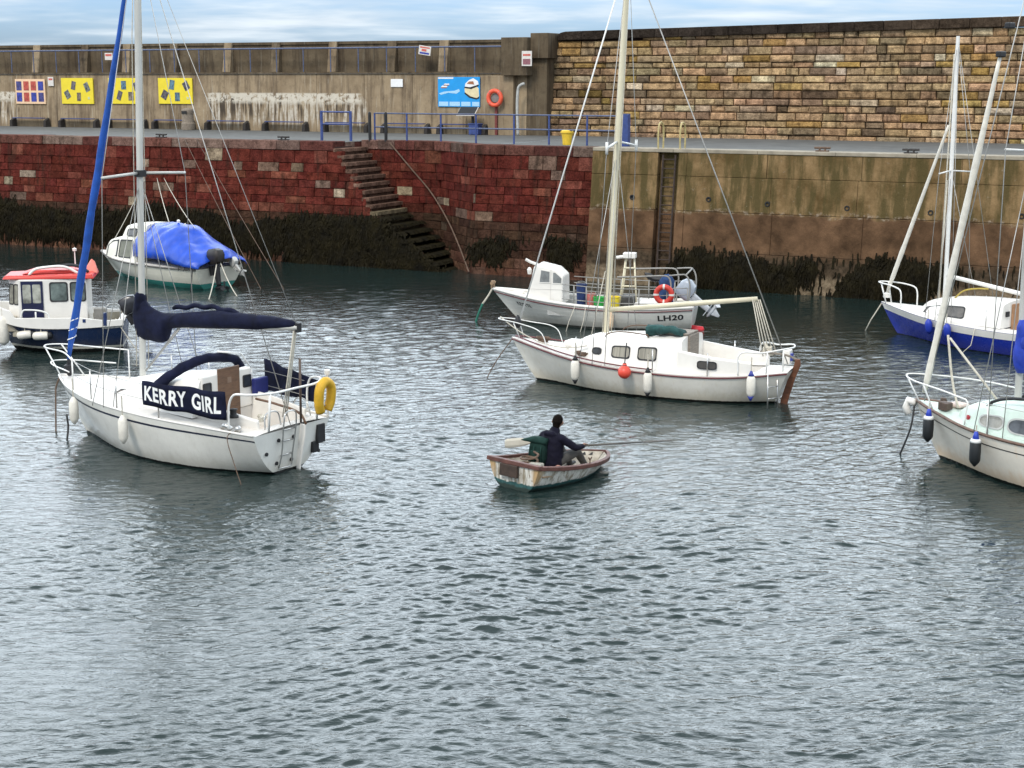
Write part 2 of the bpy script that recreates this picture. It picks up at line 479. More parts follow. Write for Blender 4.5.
def core(a, b, z0, z1, y0=.07, y1=.5): mb.hexa([(a, batter(z0) + y0, z0), (b, batter(z0) + y0, z0), (b, 1.2 + y1, z0), (a, 1.2 + y1, z0)], [(a, batter(z1) + y0, z1), (b, batter(z1) + y0, z1), (b, 1.2 + y1, z1), (a, 1.2 + y1, z1)])
core(S_L, ST0, -.5, 4.3); core(ST2, 2.9, -.5, 4.3)
for a, b in ((ST0, SPL), (SPL, ST2)): mb.hexa([(a, recess(a, 0) + .08, -.5), (b, recess(b, 0) + .08, -.5), (b, 3.2, -.5), (a, 3.2, -.5)], [(a, recess(a) + .08, 4.3), (b, recess(b) + .08, 4.3), (b, 3.2, 4.3), (a, 3.2, 4.3)])
for a, b, z in STEPS:
    if z > -.3: mb.box(a, b, batter(max(z, 0)) + .08, recess(b, z) + .07, -.5, z - .03)
mb.build('core', m_dark, rw, OFF)
mb = MB()
stones(mb, ST0 - .1, ST2 + .02, crs, lambda x, z: recess(x, z), red_col, .38, .9, gap=.012, inset=.012, rough=.022)
mb.build('recess_face', m_red, rw, OFF)
mb = MB()
def coping_col(x, z):
    c = R.choice([(.17, .075, .06), (.2, .12, .1), (.15, .1, .085), (.24, .17, .14), (.13, .05, .042)])
    return mulc(c, R.uniform(.8, 1.2))
x = S_L
while x < 2.9:
    b = min(x + R.uniform(.7, 1.7), 2.9)
    for a_, b_ in ([(x, b)] if (b <= ST0 or x >= ST2) else [q for q in ((x, min(b, ST0)), (max(x, ST2), b)) if q[1] - q[0] > .1]):
        mb.cur = coping_col(0, 0); e = R.uniform(-.015, .02); y0 = .5 - .05 - e
        mb.hexa([(a_ + .008, y0 - .035, 4.165), (b_ - .008, y0 - .035, 4.165), (b_ - .008, 1.25, 4.165), (a_ + .008, 1.25, 4.165)],
                [(a_ + .008, y0, 4.49 + e * .5), (b_ - .008, y0, 4.49 + e * .5), (b_ - .008, 1.25, 4.49 + e * .5), (a_ + .008, 1.25, 4.49 + e * .5)])
    x = b
for n0, n1 in ((1.255, 1.9), (1.91, 2.8)): mb.cur = coping_col(0, 0); mb.box(ST0 - .8, ST0 - .005, n0, n1, 3.6, 4.45)
x = ST0
while x < ST2:
    b = min(x + R.uniform(.7, 1.1), ST2); mb.cur = coping_col(0, 0); ya, yb = recess(x) - .05, recess(b) - .05
    mb.hexa([(x + .008, ya, 4.165), (b - .008, yb, 4.165), (b - .008, yb + .75, 4.165), (x + .008, ya + .75, 4.165)], [(x + .008, ya, 4.495), (b - .008, yb, 4.495), (b - .008, yb + .75, 4.495), (x + .008, ya + .75, 4.495)]); x = b
mb.build('coping', m_red, rw, OFF, bevel=.012)
# steps
stair = thing('stone_stairs', 'worn stone steps going down into the water between red walls', 'steps', WF, (ST0, .5, 0))
mt1 = M_stone('step_stone')
mb = MB()
for i, (a, b, z) in enumerate(STEPS):
    if z < -.3: continue
    k = 1 if z > 1.7 else .4
    mb.cur = mulc((.20, .125, .095) if z > 2.2 else (.24, .20, .13) if z > 1.3 else (.022, .022, .016), R.uniform(.85, 1.2))
    e = R.uniform(-.01, .01)
    mb.box(a - .02, b + .10, batter(max(z, 0)) - .03 + e, recess(b, z) + .05, z - .14, z + e * .6)
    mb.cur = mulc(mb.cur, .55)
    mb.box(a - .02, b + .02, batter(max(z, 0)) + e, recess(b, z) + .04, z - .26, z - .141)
mb.build('step', mt1, stair, (ST0, .5, 0), bevel=.015)
m_rust = M('rusty_iron', (.12, .075, .05), .8, .4, 12, .3)
hr = MB()
pts = [(xx, recess(xx, zz_) - .12, zz_) for xx, zz_ in ((-6.3, 4.42), (-5.3, 3.4), (-4.6, 2.7), (-3.6, 1.75), (-2.6, .9), (-1.7, .05))]
hr.tube(smooth_path(pts, 20), .028, 6)
for k in (2, 6, 10, 14, 18):
    p = smooth_path(pts, 20)[k]; hr.tube([p, (p.x, recess(p.x, p.z) + .02, p.z)], .02, 6)
o = hr.build('stair_handrail', m_rust, None, (-4, .5 + STD, 2)); place(o, WF, (-4, .5 + STD, 2)); tag(o, 'thin rusty handrail slanting down the wall above the stone steps', 'handrail')

# concrete quay wall on the right
def M_quay():
    m, nt, b = newmat('quay_concrete')
    tcd = N(nt, 'ShaderNodeTexCoord'); s = N(nt, 'ShaderNodeSeparateXYZ'); nt.links.new(tcd.outputs['Object'], s.inputs[0]); z = s.outputs[2]
    v = coords(nt, (1, 1, 1)); vs_ = coords(nt, (1.6, 1.6, .22))
    n1 = noise(nt, v, .9, 8, .65); n2 = noise(nt, v, 6, 8, .7); n3 = noise(nt, vs_, 1.6, 7, .65); n4 = noise(nt, v, 30, 4, .7)
    up = mix(nt, maprange(nt, n1, .35, .65), (.105, .066, .026), (.32, .21, .105))
    up = mix(nt, maprange(nt, n3, .42, .58, 0, .9), up, (.085, .066, .027))
    up = mix(nt, maprange(nt, n2, .62, .72, 0, .5), up, (.34, .29, .22))
    lo_ = mix(nt, maprange(nt, n1, .35, .65), (.055, .032, .018), (.19, .108, .060))
    vl = mix(nt, maprange(nt, n2, .35, .65), (.030, .022, .014), (.10, .07, .045))
    zw = math_(nt, 'ADD', z, maprange(nt, n1, .3, .7, -.12, .12))
    c = mix(nt, maprange(nt, zw, 2.42, 2.56), lo_, up)
    c = mix(nt, maprange(nt, zw, 1.35, 1.0), c, vl)
    c = mix(nt, maprange(nt, zw, .62, .45), c, mix(nt, maprange(nt, n2, .4, .6), (.11, .08, .05), (.25, .19, .125)))
    pale = math_(nt, 'MULTIPLY', maprange(nt, math_(nt, 'ABSOLUTE', math_(nt, 'SUBTRACT', zw, 2.52)), .1, .0), maprange(nt, n2, .5, .62, 0, .8))
    c = mix(nt, pale, c, (.38, .31, .24))
    c = mix(nt, maprange(nt, n4, .35, .75, 0, .35), c, mix(nt, 1., c, (.4, .4, .4), 'MULTIPLY'))
    nt.links.new(c, b.inputs['Base Color']); b.inputs['Roughness'].default_value = .9; b.inputs['Specular IOR Level'].default_value = .06
    bump(nt, b, math_(nt, 'ADD', n4, math_(nt, 'MULTIPLY', n2, 2.)), .5, .03)
    return m
m_quay = M_quay()
cw = thing('quay_wall', 'brown stained concrete quay wall with green algae right of the red stone', 'wall', WF, (12, 0, 0)); OFF = (12, 0, 0)
def slab(mb, a, b, z0, z1, y):
    mb.hexa([(a, batter(z0) + y, z0), (b, batter(z0) + y, z0), (b, 1.6, z0), (a, 1.6, z0)], [(a, batter(z1) + y, z1), (b, batter(z1) + y, z1), (b, 1.6, z1), (a, 1.6, z1)])
LAD = 5.6
mb = MB()
for z0, z1, y in ((-.5, 1.19, -.14), (1.2, 2.49, -.13), (2.5, 3.62, -.085), (3.63, 4.38, -.075)):
    x = 2.86; first = True
    while x < S_R:
        b = 3.35 if first else x + R.uniform(2.7, 3.1); first = False
        a_, b_ = x, b; x = b
        for q, r in ([(a_, b_)] if b_ < LAD - .36 or a_ > LAD + .36 else [(a_, LAD - .36), (LAD + .36, b_)]):
            if r - q > .05: slab(mb, q + .004, r - .004, z0, z1, y + R.uniform(-.01, .01))
slab(mb, LAD - .36, LAD + .36, -.5, 4.38, .2)
mb.build('concrete_face', m_quay, cw, OFF, bevel=.015)
mb = MB(); x = 2.86
while x < S_R:
    b = x + R.uniform(2.2, 3.4)
    mb.hexa([(x + .004, .385, 4.385), (b - .004, .385, 4.385), (b - .004, 1.25, 4.385), (x + .004, 1.25, 4.385)], [(x + .004, .4, 4.5), (b - .004, .4, 4.5), (b - .004, 1.25, 4.5), (x + .004, 1.25, 4.5)]); x = b
mb.build('coping', M('coping_concrete', (.27, .235, .18), .9, .25, 3, .3), cw, OFF, bevel=.015)
m_black = M('black', (.012, .012, .013), .6, .2)
for hx, hz in ((4.4, 2.88), (7.1, 2.9), (9.1, 2.82), (11.7, 2.78), (14.3, 2.74), (17., 2.74)):
    mb = MB(); y = batter(hz) - .1
    mb.lathe([(.085, -.02), (.085, .02), (.05, .02), (.05, -.05)], 12, Matrix.Translation((hx, y, hz)) @ Matrix.Rotation(rad(90), 4, 'X'))
    mb.build('drain_hole', m_black, cw, OFF)
# ladder in its slot
m_lad = M('ladder_iron', (.045, .03, .024), .85, .4, 9, .3)
m_yel = M('yellow_paint', (.46, .37, .16), .5, .25, 9)
ld_ = thing('quay_ladder', 'rusty iron ladder in a slot of the concrete quay wall with yellow hoops on top', 'ladder', WF, (LAD, .3, 0)); OFF = (LAD, .3, 0)
for sx in (-.22, .22):
    mb = MB(); mb.tube([(LAD + sx, batter(-.3) + .02, -.3), (LAD + sx, batter(4.3) + .02, 4.3)], .035, 8); mb.build('stile', m_lad, ld_, OFF)
    mb = MB(); px = LAD + sx * 1.75
    mb.tube(smooth_path([(px, .45, 4.45), (px, .45, 5.12), (px, .52, 5.3), (px, .66, 5.36), (px, .82, 5.3), (px, .9, 5.12), (px, .9, 4.45)], 30), .03, 8)
    mb.build('grab_hoop', m_yel, ld_, OFF)
z = 4.15
while z > -.2:
    mb = MB(); mb.tube([(LAD - .22, batter(z) + .02, z), (LAD + .22, batter(z) + .02, z)], .022, 6); mb.build('rung', m_lad, ld_, OFF); z -= .3

# quay surface
UL, UR = 10.8, 11.4
m_q = M('quay_paving', (.095, .095, .09), .9, .22, 1.2, .5)
mb = MB()
for a, b, y0, y1 in ((S_L - 10, ST0, .55, UL + .4), (ST0, ST2, .5 + STD + .55, UL + .4), (ST2, 2.86, .55, UL + .4), (2.86, S_R + 12, .55, UR + .6)):
    mb._add([(a, y0, 4.455), (b, y0, 4.455), (b, y1, 4.44), (a, y1, 4.44)], [(0, 1, 2, 3)])
mb._add([(SPL, recess(SPL) + .3, 4.455), (ST2, .55, 4.455), (ST2, .5 + STD + .55, 4.455), (SPL, .5 + STD + .55, 4.455)], [(0, 1, 2, 3)])
structure(mb, 'quay_pavement', m_q, WF)

# concrete sea wall (left)
def M_sea(dark=1.0, paint=False):
    m, nt, b = newmat('weathered_concrete')
    tcd = N(nt, 'ShaderNodeTexCoord'); s = N(nt, 'ShaderNodeSeparateXYZ'); nt.links.new(tcd.outputs['Object'], s.inputs[0])
    v = coords(nt, (1, 1, 1)); vs_ = coords(nt, (2.5, 2.5, .22)); vf = coords(nt, (9, 9, .5))
    n1 = noise(nt, v, .6, 8, .65); n2 = noise(nt, v, 5, 8, .7); n3 = noise(nt, vs_, 1.4, 8, .7); n4 = noise(nt, vf, 1., 5, .6)
    c = mix(nt, maprange(nt, n1, .35, .65), mulc((.20, .145, .09), dark), mulc((.37, .285, .185), dark))
    c = mix(nt, maprange(nt, n3, .48, .66, 0, .75), c, mulc((.085, .06, .042), dark))
    c = mix(nt, maprange(nt, n4, .58, .7, 0, .55), c, mulc((.45, .39, .3), dark))
    c = mix(nt, maprange(nt, n2, .55, .75, 0, .5), c, mulc((.06, .05, .042), dark))
    if paint:   # flaking white paint with dark runs, a patch along the wall
        xw = math_(nt, 'ADD', s.outputs[0], maprange(nt, n1, .3, .7, -.5, .5))
        zw = math_(nt, 'ADD', s.outputs[2], maprange(nt, n4, .3, .7, -.35, .35))
        for x0, x1, zt in ((-5.4, 3.2, 6.1), (-19, -16.9, 6.1)):
            inx = math_(nt, 'MULTIPLY', maprange(nt, xw, x0, x0 + .3), maprange(nt, xw, x1, x1 - .4))
            inz = math_(nt, 'MULTIPLY', maprange(nt, s.outputs[2], zt, zt - .12), maprange(nt, zw, 4.6, 5.0))
            a = math_(nt, 'MULTIPLY', inx, inz)
            wp = math_(nt, 'MULTIPLY', a, maprange(nt, n4, .49, .55, .0, .9))
            dk = math_(nt, 'MULTIPLY', a, maprange(nt, n4, .47, .40, 0, .9))
            c = mix(nt, math_(nt, 'MULTIPLY', wp, maprange(nt, n2, .36, .55, .25, .9)), c, (.56, .51, .43)); c = mix(nt, dk, c, (.05, .04, .032))
            bnd = math_(nt, 'MULTIPLY', inx, math_(nt, 'MULTIPLY', maprange(nt, s.outputs[2], zt + .06, zt), maprange(nt, s.outputs[2], zt - .5, zt - .3)))
            c = mix(nt, math_(nt, 'MULTIPLY', bnd, maprange(nt, n2, .42, .5, 0, .9)), c, (.60, .55, .46))
    nt.links.new(c, b.inputs['Base Color']); b.inputs['Roughness'].default_value = .92; b.inputs['Specular IOR Level'].default_value = .2
    bump(nt, b, n2, .5, .03); return m
m_sea = M_sea(1., True); m_sea2 = M_sea(.42); m_pier = M_sea(.95); m_pierd = M_sea(.5)
sw = thing('sea_wall', 'tall grey brown concrete sea wall behind the quay with pilasters along its top', 'wall', WF, (-16, UL, 4.4)); OFF = (-16, UL, 0); sw.location = WF.w(-16, UL, 0)
mb = MB(); x = -46.
while x < -4.8:
    b = min(x + R.uniform(2.4, 2.9), -4.8)
    mb.hexa([(x + .006, UL, 4.3), (b - .006, UL, 4.3), (b - .006, UL + .9, 4.3), (x + .006, UL + .9, 4.3)], [(x + .006, UL + .1, 6.98), (b - .006, UL + .1, 6.98), (b - .006, UL + .9, 6.98), (x + .006, UL + .9, 6.98)]); x = b
mb.build('lower_face', m_sea, sw, OFF, bevel=.012)
mb = MB(); mb.box(-46, -5.5, UL + .03, UL + .95, 6.985, 7.06); mb.build('ledge', m_sea2, sw, OFF)
mb = MB(); mb.box(-46, -5.5, UL + .75, UL + 1.2, 7.06, 8.28); mb.box(-46, -5.5, UL + .68, UL + 1.25, 8.283, 8.40); mb.build('parapet', m_sea2, sw, OFF)
for i, px in enumerate((-64, -14, 37, 85, 127, 174, 228, 276, 333, 392, 444)):
    q = WF.at(px, 60, UL + .6).x; mb = MB()
    mb.hexa([(q - .22, UL + .42, 7.06), (q + .22, UL + .42, 7.06), (q + .22, UL + .748, 7.06), (q - .22, UL + .748, 7.06)], [(q - .22, UL + .62, 8.39), (q + .22, UL + .62, 8.39), (q + .22, UL + .748, 8.39), (q - .22, UL + .748, 8.39)])
    mb.build('pilaster', m_pier if i % 2 == 0 else m_pierd, sw, OFF, bevel=.02)
mb = MB(); mb.box(-5.75, -4.55, UL - .45, UL + 1.3, 6.9, 8.45); mb.build('end_block', m_sea2, sw, OFF, bevel=.02)
mb = MB(); mb.box(-4.56, -3.75, UL - .1, UL + 1.3, 7.6, 8.62); mb.box(-5.3, -3.9, UL + .1, UL + 1., 4.4, 7.62); mb.build('end_pier', m_sea2, sw, OFF, bevel=.02)
mb = MB(); mb.box(-6.5, -5.3, UL - .2, UL + .5, 4.4, 6.9); mb.build('buttress', m_pier, sw, OFF, bevel=.02)
# rail on the ledge
m_blue = M('blue_paint', (.035, .06, .20), .45, .3, 9); m_bluegrey = M('faded_blue_paint', (.075, .095, .17), .55, .3, 9)
ur = thing('parapet_railing', 'thin grey blue handrail along the top of the concrete sea wall', 'railing', WF, (-20, UL + .15, 7.05)); OFF = (-20, UL + .15, 7.05)
mb = MB(); mb.tube([(-46, UL + .15, 8.1), (-4.9, UL + .15, 8.1)], .035, 8); mb.build('top_rail', m_bluegrey, ur, OFF)
q = -45.
while q < -5.4:
    mb = MB(); mb.tube([(q, UL + .15, 7.05), (q, UL + .15, 8.1)], .025, 6); mb.build('post', m_bluegrey, ur, OFF); q += 1.45

# rubble sandstone sea wall (right)
def tan_col(x, z):
    r = R.random()
    if r < .58: c = mulc(jit((.52, .365, .215)), R.uniform(.8, 1.2))
    elif r < .80: c = mulc(jit((.38, .285, .18)), R.uniform(.75, 1.2))
    elif r < .89: c = mulc(jit((.50, .33, .125)), R.uniform(.75, 1.15))
    elif r < .95: c = mulc(jit((.24, .175, .115)), R.uniform(.8, 1.2))
    else: c = mulc(jit((.64, .53, .38)), R.uniform(.85, 1.15))
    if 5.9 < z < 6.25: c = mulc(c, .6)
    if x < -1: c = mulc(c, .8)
    return c
tw = thing('stone_sea_wall', 'tan sandstone block sea wall with a black coping on the right of the quay', 'wall', WF, (10, UR, 0)); OFF = (10, UR, 0)
mb = MB(); top = lambda x: 8.32 + (x + 4) * .017
crs = make_courses(4.3, 8.3, .22, .33)
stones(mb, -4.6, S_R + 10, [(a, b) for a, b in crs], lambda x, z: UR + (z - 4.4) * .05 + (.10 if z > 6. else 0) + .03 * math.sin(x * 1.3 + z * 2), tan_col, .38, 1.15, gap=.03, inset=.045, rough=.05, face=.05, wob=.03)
nx = 24
stones(mb, -3.8, S_R + 10, [(8.3, 8.62)], lambda x, z: UR + .3, tan_col, .4, 1.1, gap=.03, inset=.045, face=.05, wob=.03, keep=lambda x, z: x > 0)
mb.build('stone_face', m_tan, tw, OFF)
mb = MB(); mb.hexa([(-4.5, UR + .22, 4.3), (S_R + 10, UR + .22, 4.3), (S_R + 10, UR + 1, 4.3), (-4.5, UR + 1, 4.3)], [(-4.5, UR + .5, 8.35), (S_R + 10, UR + .5, 8.75), (S_R + 10, UR + 1, 8.75), (-4.5, UR + 1, 8.35)])
mb.build('core', m_dark, tw, OFF)
mb = MB(); x = -3.72; i = 0
while x < S_R + 10:
    b = x + R.uniform(.95, 1.15)
    k = min(1, max(0, (x - 6) / 12)); mb.cur = mulc((lerp(.045, .125, k), lerp(.036, .09, k), lerp(.030, .062, k)), R.uniform(.75, 1.25))
    t0, t1 = top(x), top(b); y0 = UR + .12 + R.uniform(-.02, .02); hgt = .36
    if i == 0:
        mb.loft([[(x, y0 + .02, t0), (x + .02, y0, t0 + .25), (x + .15, y0, t0 + hgt - .04), (x + .35, y0, t0 + hgt), (b - .006, y0, t1 + hgt), (b - .006, y0, t1)], [(x, y0 + .9, t0), (x + .02, y0 + .9, t0 + .25), (x + .15, y0 + .9, t0 + hgt - .04), (x + .35, y0 + .9, t0 + hgt), (b - .006, y0 + .9, t1 + hgt), (b - .006, y0 + .9, t1)]])
    else: mb.hexa([(x + .006, y0, t0), (b - .006, y0, t1), (b - .006, y0 + .9, t1), (x + .006, y0 + .9, t0)], [(x + .006, y0, t0 + hgt), (b - .006, y0, t1 + hgt), (b - .006, y0 + .9, t1 + hgt), (x + .006, y0 + .9, t0 + hgt)])
    x = b; i += 1
mb.build('coping', m_tan, tw, OFF, bevel=.03)

# ------------------------------------------------------------------ seaweed hanging in the tidal zone
def M_weed():
    m, nt, b = newmat('bladder_wrack')
    v = coords(nt); n = noise(nt, v, 2.2, 5); n2 = noise(nt, v, 26, 2)
    c = mix(nt, maprange(nt, n, .3, .7), (.006, .005, .003), (.022, .017, .006)); c = mix(nt, maprange(nt, n2, .4, .7, 0, .8), c, (.006, .005, .003))
    nt.links.new(c, b.inputs['Base Color']); b.inputs['Roughness'].default_value = .7; b.inputs['Specular IOR Level'].default_value = .08; return m
m_weed = M_weed()
def weed(name, x0, x1, ztop, zbot, count, yplane, thr, label, lmin=.3, lmax=.8, seed=0.):
    mb = MB(); k = tries = 0
    while k < count and tries < count * 3:
        tries += 1
        cx_ = R.uniform(x0, x1); cz = zbot + (ztop(cx_) - zbot) * R.random() ** .8
        d = mnoise.noise(Vector((cx_ * .8 + seed, cz * .9, seed))) + .7 * mnoise.noise(Vector((cx_ * 2.6, cz * 2.2, seed + 4)))
        if d < thr + (.5 if cz < zbot + .4 else 0) * R.random(): continue
        L0 = R.uniform(lmin, lmax) * (.85 + .5 * max(-.5, d)); lean = R.uniform(-.10, .10); cr = R.uniform(.08, .28); co_ = R.uniform(.01, .09)
        for _ in range(R.randrange(9, 17)):
            k += 1; x = cx_ + R.gauss(0, cr); z = cz + R.gauss(0, .10); L = L0 * R.uniform(.5, 1.1); wd = R.uniform(.018, .045); sw_ = lean + (x - cx_) * .15 + R.uniform(-.05, .05); out = co_ * R.uniform(.5, 1.2); pts = []
            for i in range(5):
                u = i / 4; zc = max(z - L * u, -.05); ww = wd * (1 - .5 * u) * (1.4 if i in (1, 3) else .75)
                yc = yplane(x, zc) - .02 - out * math.sin(.35 + u * 2.3); xc = x + sw_ * u * u + R.uniform(-.02, .02); tw_ = R.uniform(-.03, .03)
                pts.append([(xc - ww, yc + tw_, zc), (xc, yc - .02, zc), (xc + ww, yc - tw_, zc)])
            mb.grid(pts)
    for _ in range(count // 40):
        x = R.uniform(x0, x1); zt = ztop(x) + abs(R.gauss(0, .10)); L = R.uniform(.08, .3); wd = R.uniform(.012, .03)
        if R.random() < .4: zt = zbot + R.uniform(-.2, .3)
        if zt > ztop(x) + .5: continue
        mb.grid([[(x - wd + L * u * R.uniform(-.15, .15), yplane(x, zt - L * u) - .03 - .02 * u, max(zt - L * u, -.05)), (x + wd, yplane(x, zt - L * u) - .03, max(zt - L * u, -.05))] for u in (0, .5, 1)])
    o = mb.build(name, m_weed, None, smooth=False, fixn=False); place(o, WF, (0, 0, 0)); tag(o, label, 'seaweed', None, 'stuff')
weed('seaweed', -27, -8.2, lambda x: 1.62 + .25 * math.sin(x * .7) + .1 * math.sin(x * 2.3), .7, 13000, lambda x, z: batter(z), -.75, 'dark brown seaweed hanging along the foot of the red wall left of the steps', .35, .8)
weed('seaweed', -9.2, -3.2, lambda x: min(1.75, step_top(x) + .1 if x > ST0 else 1.75), .0, 9000, lambda x, z: batter(z) - .05, -1.2, 'thick black seaweed covering the flank of the stone steps', .3, .7)
weed('seaweed', -1.7, 2.75, lambda x: 1.5 if x > 1 else 1.25, .35, 700, lambda x, z: batter(z), .3, 'patches of seaweed on the red wall right of the steps', .2, .5, 3.)
weed('seaweed', 6.0, 27, lambda x: 1.15 + .1 * math.sin(x * 1.1), .02, 13000, lambda x, z: batter(z) - .14, .16, 'dark seaweed on the foot of the concrete quay wall', .3, .8, 7.)
# weed lying on the lower steps
mb = MB()
for i in range(6500):
    a = R.randrange(7, 18); s0, s1, z = STEPS[a]
    if z < -.2 or z > 1.75 or R.random() > (1.9 - z): continue
    x = R.uniform(s0, s1 + .08); y = R.uniform(batter(z), max(recess(x, z), batter(z) + .1)); L = R.uniform(.15, .4); an = R.uniform(-.5, .5); wd = R.uniform(.02, .05)
    pts = []
    for j in range(4):
        u = j / 3; xx = x + L * u * math.cos(an); yy = y + L * u * math.sin(an) - .1 * u; zz_ = z + .035 * math.sin(u * 3) + .01 - (.16 * max(0, u - .5))
        pts.append([(xx, yy - wd, zz_), (xx, yy, zz_ + .02), (xx, yy + wd, zz_)])
    mb.grid(pts)
o = mb.build('seaweed', m_weed, None, fixn=False); place(o, WF, (0, 0, 0)); tag(o, 'black seaweed lying over the lower stone steps', 'seaweed', None, 'stuff')

# ------------------------------------------------------------------ quay furniture
QZ = 4.452
RY = .5 + STD + .2
rxs = [WF.at(p, 142, RY).x for p in (375, 407, 441, 476, 514, 549, 587, 626)]
rl = thing('quay_railing', 'long blue two bar railing along the quay edge right of the steps', 'railing', WF, (-1, RY, QZ)); OFF = (-1, RY, QZ)
for x in rxs:
    mb = MB()
    if x == rxs[-1]: mb.box(x - .11, x + .11, RY - .11, RY + .11, QZ, QZ + 1.12)
    else: mb.tube([(x, RY, QZ), (x, RY, QZ + 1.05)], .036, 8)
    mb.build('post', m_blue, rl, OFF)
for z in (.53, 1.04):
    mb = MB(); mb.tube([(rxs[0], RY, QZ + z), (rxs[-1] - .11, RY, QZ + z)], .028, 8); mb.build('rail', m_bluegrey, rl, OFF)
gt = thing('stair_barrier', 'short blue two bar barrier at the head of the stone steps', 'barrier', WF, (-7.7, 2.3, QZ)); OFF = (-7.7, 2.3, QZ)
g0, g1 = WF.at(322, 142, 2.3).x, WF.at(351, 142, 2.3).x
for x in (g0, g1):
    mb = MB(); mb.tube([(x, 2.3, QZ), (x, 2.3, QZ + 1.12)], .055, 8); mb.build('post', m_blue, gt, OFF)
for z in (.62, 1.08):
    mb = MB(); mb.tube([(g0, 2.3, QZ + z), (g1, 2.3, QZ + z)], .03, 8); mb.build('rail', m_blue, gt, OFF)
for px, lab in ((370, 'black timber post beside the head of the steps, nearer the blue barrier'), (386, 'black timber post behind the left end of the blue quay railing')):
    x = WF.at(px, 138, 2.4).x; mb = MB(); mb.lathe([(.06, 0), (.06, 1.0), (.05, 1.08), (.0, 1.1)], 10)
    o = mb.build('timber_post', m_black, None); place(o, WF, (x, 2.4, QZ)); tag(o, lab, 'post', 'black posts by the steps')
# benches against the sea wall
m_seat = M('bench_blue', (.03, .05, .16), .5, .35, 8); m_bseat2 = M('bench_leg', (.03, .025, .022), .9, .3, 9)
bench0 = thing('wall_bench', 'x', 'bench', WF, (0, UL - .35, QZ), 'blue benches along the sea wall')
for k in range(2):
    mb = MB(); y = -.04 + k * .15; mb.box(-.98, .98, y, y + .12, .39, .43); mb.build('seat_plank', m_seat, bench0, bevel=.008)
for s in (-1, 1):
    mb = MB(); mb.hexa([(s * 1.1 - .09, -.02, -.02), (s * 1.1 + .09, -.02, -.02), (s * 1.1 + .12, .3, -.02), (s * 1.1 - .12, .3, -.02)], [(s * 1.1 - .08, .0, .30), (s * 1.1 + .08, .0, .30), (s * 1.08 + .08, .3, .44), (s * 1.08 - .08, .3, .44)])
    mb.build('support', m_bseat2, bench0, bevel=.03)
blabs = ['blue wall bench under the grid of small blue and red pictures, leftmost bench', 'blue wall bench under the first yellow board from the left', 'blue wall bench under the middle yellow board behind the mast', 'blue wall bench beside the round stone litter bin, left of it', 'blue wall bench just right of the litter bin, under flaking paint', 'blue wall bench under the middle of the flaking white paint', 'blue wall bench seen through the short blue barrier', 'blue wall bench under the small blank white notice', 'blue wall bench under the bright blue sign']
for i, x in enumerate((-32.1, -28.95, -26.0, -23.2, -20.1, -16.85, -13.6, -10.55, -7.75)):
    o = bench0 if i == 0 else dup(bench0, WF, (x, UL - .35, QZ))
    place(o, WF, (x, UL - .35, QZ)); o['label'] = blabs[i]
# litter bin
m_bin = M('exposed_aggregate', (.22, .18, .14), .9, .3, 20, .4)
bn = thing('litter_bin', 'round brown stone litter bin standing by the benches', 'bin', WF, (-21.67, UL - 1, QZ))
mb = MB(); mb.lathe([(.3, 0), (.31, .05), (.31, .3), (.27, .34), (.265, .36), (.265, .72)], 20); mb.build('body', m_bin, bn, smooth=True, auto=30)
mb = MB(); mb.lathe([(.27, .72), (.28, .74), (.28, .9), (.25, .95), (.12, .99), (.0, 1.0)], 20); mb.build('lid', m_bin, bn, smooth=True, auto=30)
mb = MB(); mb.box(-.14, .14, -.29, -.2, .74, .86); mb.build('slot', m_black, bn)
# yellow bucket-shaped bollard
m_yel2 = M('bright_yellow', (.75, .50, .04), .45, .15, 9)
bk = thing('yellow_bollard', 'squat bright yellow bollard on the quay behind the blue railing', 'bollard', WF, (WF.at(567, 141, 2.7).x, 2.7, QZ))
mb = MB(); mb.lathe([(.15, 0), (.16, .04), (.17, .2), (.2, .40)], 18); mb.build('body', m_yel2, bk, smooth=True, auto=40)
mb = MB(); mb.lathe([(.2, .40), (.23, .42), (.23, .49), (.18, .53), (0, .54)], 18); mb.build('cap', m_yel2, bk, smooth=True, auto=40)
m_iron = M('bollard_iron', (.03, .026, .024), .7, .4, 9)
for x, lab in ((WF.at(163, 137, .9).x, 'low black iron cleat on the quay edge left of the steps'), (WF.at(288, 137, 1.1).x, 'low black iron mooring ring on the quay near the barrier'), (WF.at(822, 149, .75).x, 'rusty iron plate and mooring ring on the concrete quay edge'), (WF.at(911, 149, .8).x, 'small black mooring cleat on the concrete quay edge')):
    mb = MB(); mb.box(-.2, .2, -.1, .1, 0, .04); mb.tube([(-.26, 0, .12), (.26, 0, .12)], .035, 8); mb.tube([(-.09, 0, .02), (-.09, 0, .12)], .035, 8); mb.tube([(.09, 0, .02), (.09, 0, .12)], .035, 8)
    o = mb.build('mooring_cleat', m_iron if 'plate' not in lab else m_rust, None); place(o, WF, (x, .8, QZ + .045)); tag(o, lab, 'cleat', 'mooring cleats on the quay edge')

